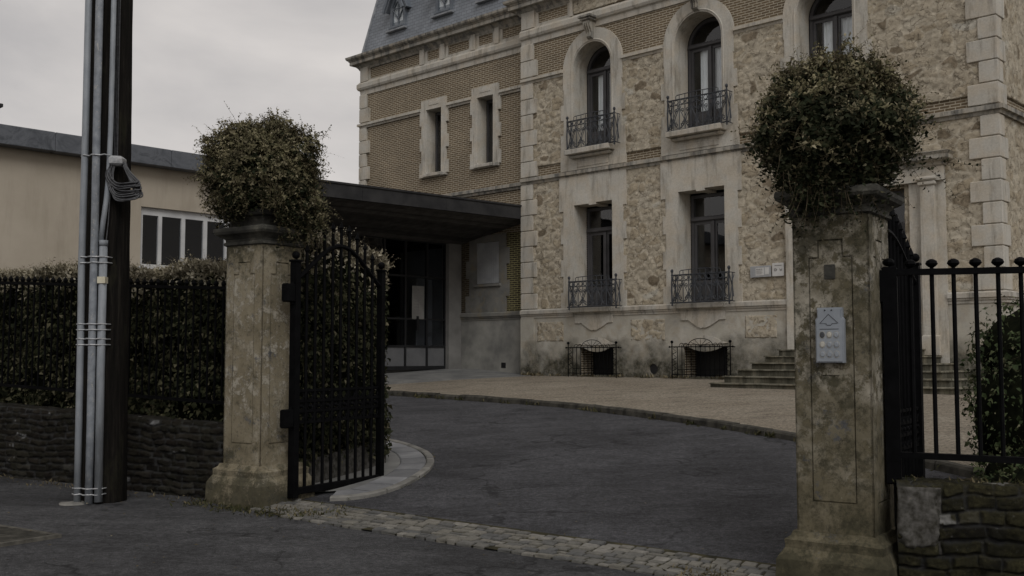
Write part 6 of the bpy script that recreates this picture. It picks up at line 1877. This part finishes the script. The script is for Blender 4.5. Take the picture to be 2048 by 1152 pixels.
# low retaining edge under that hedge
lw = MB()
pp = [Vector((p[0], p[1], 0)) for p in hp2]
for a, b in zip(pp[:-1], pp[1:]):
    t = (b - a).normalized(); n_ = Vector((t.y, -t.x, 0)); za = hz(a.x, a.y); zb_ = hz(b.x, b.y)
    vs = []
    for q, zq in ((a, za), (b, zb_)):
        for off, z in ((-0.02, -0.1), (-0.03, 0.33), (-0.16, 0.33), (-0.16, -0.1)):
            vs.append(tuple(q + n_ * off + Vector((0, 0, zq + z))))
    lw.add(vs, [(0, 4, 5, 1), (1, 5, 6, 2), (2, 6, 7, 3), (3, 7, 4, 0), (0, 1, 2, 3), (7, 6, 5, 4)])
tag(lw.build('planting_edge', 'mortar_patch'), 'low grey stone edge holding the foot of the hedge behind the left gate', 'wall')

# shrub behind the right fence
def shrub(name, lobes, label, n, size, seed, shoots=60):
    global rng
    rng = np.random.default_rng(seed)
    c0 = Vector(lobes[0][0]); o = empty(name, (c0.x, c0.y, hz(c0.x, c0.y))); tag(o, label, 'shrub')
    base = np.array([c0.x, c0.y, hz(c0.x, c0.y)])
    parts = []
    tot = sum(l[1][0] * l[1][2] for l in lobes)
    for i, (c, r) in enumerate(lobes):
        m_ = int(n * r[0] * r[2] / tot)
        d = unit(rng.normal(size=(m_, 3)))
        k = 1 + 0.5 * fbm(np.arctan2(d[:, 1], d[:, 0]) * 2 + i, d[:, 2] * 3, seed + i, 4) - 0.14 * rng.uniform(size=m_) ** 1.5
        P = d * k[:, None] * np.array([r]) + np.array([c]) - base
        V, F = leafy_surface(P, d, size); parts.append((V, F, 'leaf_shrub'))
        ns_ = int(shoots * r[0] * r[2] / tot)
        idx = rng.choice(m_, ns_)
        (V, F), (TV, TF) = sprigs(P[idx], d[idx] + np.array([[0, 0, 0.6]]) + rng.normal(size=(ns_, 3)) * 0.3, rng.uniform(0.08, 0.25, ns_), 7, size * 0.8, 0.2, 0.002, 0.3)
        parts.append((V, F, 'leaf_shrub')); parts.append((TV, TF, 'twig'))
    mesh_from('foliage', parts, o)
    cores = []
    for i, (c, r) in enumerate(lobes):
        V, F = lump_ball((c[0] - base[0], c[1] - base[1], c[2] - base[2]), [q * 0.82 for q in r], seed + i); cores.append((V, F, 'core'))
    mesh_from('foliage_shade_core', cores, o)
    return o
shrub('shrub', [((5.22, 10.2, 1.55), (0.78, 0.6, 0.66)), ((4.85, 9.9, 1.0), (0.58, 0.5, 0.75)), ((5.6, 10.2, 0.9), (0.7, 0.5, 0.9)), ((4.85, 9.6, 0.45), (0.66, 0.45, 0.42)), ((4.40, 9.1, 0.38), (0.40, 0.35, 0.30))],
      'leafy green shrub with tan tips behind the right iron fence', 9500, 0.058, 61, 260)

# ================================================================== WEEDS, LITTER
def tufts(name, spots, label, cat, seed, mats=('grass', 'straw'), h=0.09, n_each=16, spread=0.09):
    global rng
    rng = np.random.default_rng(seed); Pn = []
    for x, y, z, k in spots:
        m_ = int(n_each * k)
        q = rng.normal(size=(m_, 2)) * spread * k ** 0.5
        Pn.append(np.stack([x + q[:, 0], y + q[:, 1], np.array([z + 0 * a for a in q[:, 0]])], -1))
    P = np.concatenate(Pn); m_ = len(P)
    d = np.array([[0, 0, 0.8]]) + rng.normal(size=(m_, 3)) * 0.55; d[:, 2] = np.abs(d[:, 2])
    L = h * rng.uniform(0.4, 1.3, m_)
    half = m_ * 2 // 3
    V, F = leaf_arrays(P[:half], d[:half], unit(rng.normal(size=(half, 3))), L[:half], L[:half] * 0.25, 0.3)
    V2, F2 = leaf_arrays(P[half:], d[half:], unit(rng.normal(size=(m_ - half, 3))), L[half:], L[half:] * 0.35, 0.3)
    o = mesh_from(name, [(V, F, mats[0]), (V2, F2, mats[1])])
    tag(o, label, cat, kind='stuff'); return o
sp = []
for k in range(26):                         # along the left pillar base
    u_ = -0.75 + 1.3 * random.random(); t_ = -0.18 - random.random() * 0.10
    p = gw(u_, t_); sp.append((p.x, p.y, hz(p.x, p.y) + 0.002, random.uniform(0.6, 1.6)))
for k in range(34):
    u_ = 0.0 + 1.0 * random.random(); t_ = -0.35 + random.random() * 0.7
    p = gw(u_, t_); sp.append((p.x, p.y, hz(p.x, p.y) + 0.01, random.uniform(0.4, 1.1)))
for k in range(30):
    u_ = 4.9 + 0.9 * random.random(); t_ = -0.35 + random.random() * 0.4
    p = gw(u_, t_); sp.append((p.x, p.y, hz(p.x, p.y) + 0.01, random.uniform(0.4, 1.0)))
tufts('weeds', sp, 'straggly weeds and moss at the pillar feet and between the setts', 'weeds', 5, h=0.055)
sp = []
for k in range(70):
    s = random.random() * dist[-1]; p, t = at_len(pts, dist, s); n2 = Vector((-t.y, t.x, 0)); n2 = n2 if n2.dot(FN) < 0 else -n2
    p = p + n2 * 0.085; sp.append((p.x, p.y, hz(p.x, p.y) + 0.015, random.choice([0.2, 0.3, 0.5, 1.2])))
for k in range(30):
    p = fw(-5.8 + 7.0 * random.random(), -0.10 - 0.1 * random.random()); sp.append((p.x, p.y, hz(p.x, p.y) + 0.09, random.choice([0.3, 0.6, 1.4])))
tufts('kerb_weeds', sp, 'small weeds along the drive kerb and the foot of the house wall', 'weeds', 6, h=0.10, spread=0.06)
sp = []
for k in range(60):
    a = random.random(); x = -7.5 + 4.3 * a; y = 13.72 - 2.16 * a - 0.05 - 0.25 * random.random() ** 2
    sp.append((x, y, hz(x, y) + 0.002, random.uniform(0.2, 0.9)))
tufts('wall_litter', sp, 'dead leaves and weeds gathered along the foot of the left wall', 'leaf litter', 7, ('straw', 'straw'), 0.05, 9, 0.12)
sp = []
for k in range(130):
    x = 3.75 + 2.6 * random.random(); y = 8.3 + 2.6 * random.random()
    if x > 2.2 + 0.19 * y: sp.append((x, y, hz(x, y) - 0.05 + 0.02, random.uniform(0.6, 1.8)))
tufts('grass', sp, 'rough grass and weeds growing round the shrub behind the right wall', 'grass', 8, ('grass', 'straw'), 0.15, 26, 0.12)
sp = [(2.9 + 1.7 * a, 7.72 - 0.31 * 1.7 * a + 0.12 + 0.15 * random.random(), 0.66, random.uniform(0.3, 0.9)) for a in [random.random() for _ in range(30)]]
tufts('moss_tufts', sp, 'small moss and weed tufts rooted along the top of the right wall', 'weeds', 9, ('grass', 'straw'), 0.06, 14, 0.07)
# soil bed behind the right wall
drape('planting_bed', [(2.85, 8.05), (3.5, 8.6), (4.1, 9.9), (4.6, 11.4), (7.5, 12.6), (9, 10), (6, 7.5), (4.6, 7.5)], 0.03, 'soil', 0.5)
sp = [(lambda p: (p.x, p.y, hz(p.x, p.y) + 0.014, random.uniform(0.2, 0.8)))(at_len(IC, idist, 0.3 + random.random() * (idist[-1] - 0.5))[0] - Vector((0, 0, 0))) for _ in range(40)]
tufts('border_litter', sp, 'thin line of moss and dead leaves against the curved stone border', 'leaf litter', 12, ('grass', 'straw'), 0.035, 9, 0.05)
# single fallen leaves scattered on the road
rng = np.random.default_rng(91); m_ = 150
X = rng.uniform(-5.2, 3.0, m_); Y = rng.uniform(8.2, 12.5, m_); keep = (((X - GO.x) * GT.x + (Y - GO.y) * GT.y) < 2.0); X = X[keep]; Y = Y[keep]
P = np.stack([X, Y, np.array([hz(a, b) + 0.022 for a, b in zip(X, Y)])], -1); m_ = len(P)
d = rng.normal(size=(m_, 3)); d[:, 2] = 0.05; L = rng.uniform(0.015, 0.045, m_)
V, F = leaf_arrays(P, d, np.tile([[0, 0, 1.0]], (m_, 1)) + rng.normal(size=(m_, 3)) * 0.2, L, L * 0.55, 0.1)
tag(mesh_from('fallen_leaves', [(V, F, 'straw')]), 'scattered small dry leaves on the street and drive asphalt', 'leaf litter', kind='stuff')

# ================================================================== UTILITY POLE
PX, PY = -4.43, 11.50
pole = empty('utility_pole', (PX, PY, hz(PX, PY)), 0)
tag(pole, 'dark wooden utility pole with three grey conduits and a coil of cable', 'utility pole')
mb = MB(); nseg = 40; vs = []; nr_ = 28
for i in range(nseg + 1):
    z = -0.2 + 8.4 * i / nseg; r = 0.24 - 0.003 * z
    for k in range(nr_):
        a = 2 * math.pi * k / nr_
        rr = r * (1 + 0.018 * math.sin(a * 9 + 0.3 * math.sin(z)) + 0.010 * random.uniform(-1, 1))
        vs.append((rr * math.cos(a) - 0.008 * z, rr * math.sin(a), z))
fs = [(i * nr_ + k, i * nr_ + (k + 1) % nr_, (i + 1) * nr_ + (k + 1) % nr_, (i + 1) * nr_ + k) for i in range(nseg) for k in range(nr_)]
fs.append(tuple(nseg * nr_ + k for k in range(nr_)))
MB().add(vs, fs).build('shaft', 'wood', pole, smooth=True)
def cyl(pts, r, name, mat, n=14):
    mb = MB().tube(pts, r, n); return mb.build(name, mat, pole, smooth=True)
c1 = cyl([(-0.180, -0.245, 0.02), (-0.184, -0.245, 0.9), (-0.188, -0.247, 1.8), (-0.200, -0.245, 2.6), (-0.196, -0.243, 3.7), (-0.208, -0.24, 8.0)], 0.037, 'conduit', 'pvc')
c2 = cyl([(-0.040, -0.290, 0.0), (-0.042, -0.288, 0.9), (-0.050, -0.286, 1.9), (-0.052, -0.284, 2.9), (-0.060, -0.282, 4.0), (-0.075, -0.28, 8.0)], 0.041, 'conduit', 'pvc_worn')
c3 = cyl([(0.055, -0.275, 0.02), (0.045, -0.274, 1.4), (0.040, -0.27, 2.74)], 0.043, 'conduit', 'pvc')
MB().tube([(0.040, -0.27, 2.738), (0.040, -0.27, 2.80)], 0.047, 14).build('coupling', 'pvc', c3, smooth=True)
c4 = cyl([(p.x, p.y, p.z) for p in [Vector(q) for q in ((0.012, -0.275, 2.78), (0.03, -0.27, 3.0), (0.055, -0.26, 3.25), (0.07, -0.25, 3.5), (0.075, -0.24, 4.0), (0.072, -0.235, 8.0))]], 0.028, 'conduit', 'pvc')
MB().box(0.001, 0.085, -0.3215, -0.235, 2.335, 2.405).build('tag', 'sticker', c3)
for z in (0.16, 0.10, 1.90, 1.84, 1.74, 1.68, 2.62, 2.56, 3.72):
    dz = random.uniform(-0.006, 0.006)
    MB().tube([(-0.238, -0.235, z), (-0.19, -0.292, z + dz), (-0.142, -0.26, z), (-0.095, -0.31, z + dz), (-0.048, -0.336, z), (-0.005, -0.31, z), (0.045, -0.325, z + dz), (0.096, -0.28, z), (0.11, -0.20, z)], 0.0075, 5).build('strap', 'tin', pole)
# cable coil
mb = MB()
cz = 3.63
for k in range(26):
    f_ = k / 25
    yo = -0.235 - 0.05 * random.random(); a0 = random.uniform(-0.02, 0.02)
    w = 0.05 + 0.10 * f_; drop = 0.22 + 0.19 * random.random()
    xs = 0.15 + 0.02 * random.random(); xe = xs + 0.10 + 0.10 * f_
    pts_ = [(xs - w * 0.35, yo + 0.02, cz + 0.05), (xs - w * 0.8, yo, cz - drop * 0.45), (xs - 0.0 + 0.03 * f_, yo - 0.03, cz - drop * 0.95), (xs + 0.13 + 0.10 * f_, yo - 0.03, cz - drop * 1.06 + 0.03), (xs + 0.20 + 0.07 * f_, yo, cz - drop * 0.84), (xs + 0.13, yo + 0.01, cz - drop * 0.35), (xs + 0.03 + 0.04 * f_, yo + 0.02, cz + 0.05)]
    cc = []
    P4 = [Vector(p) for p in pts_]; P4 = [P4[0] * 2 - P4[1]] + P4 + [P4[-1] * 2 - P4[-2]]
    for i in range(1, len(P4) - 2):
        for j in range(5):
            t = j / 5
            cc.append(0.5 * ((2 * P4[i]) + (P4[i + 1] - P4[i - 1]) * t + (2 * P4[i - 1] - 5 * P4[i] + 4 * P4[i + 1] - P4[i + 2]) * t * t + (3 * P4[i] - P4[i - 1] - 3 * P4[i + 1] + P4[i + 2]) * t ** 3))
    mb.tube(cc, 0.009, 6)
coil = mb.build('cable_coil', 'cable', pole, smooth=True)
MB().bbox(0.09, 0.23, -0.31, -0.18, cz - 0.02, cz + 0.085, 0.025).jitter(0.006).build('binding', 'tin', coil)
mb = MB()
for xo in (0.10, 0.118, 0.135):
    mb.tube([(xo + 0.01, -0.21, 3.66), (xo, -0.205, 4.4), (xo - 0.008, -0.195, 5.4), (xo, -0.185, 8.0)], 0.006, 5)
mb.tube([(0.09, -0.25, 3.35), (0.075, -0.245, 3.0), (0.06, -0.26, 2.75)], 0.007, 5)
mb.build('cable', 'cable', pole)
MB().lathe([(0.16, 0.0), (0.13, 0.02), (0.02, 0.025)], (-0.21, -0.26, -0.005), 14).jitter(0.006).build('mortar_collar', 'granite', pole)
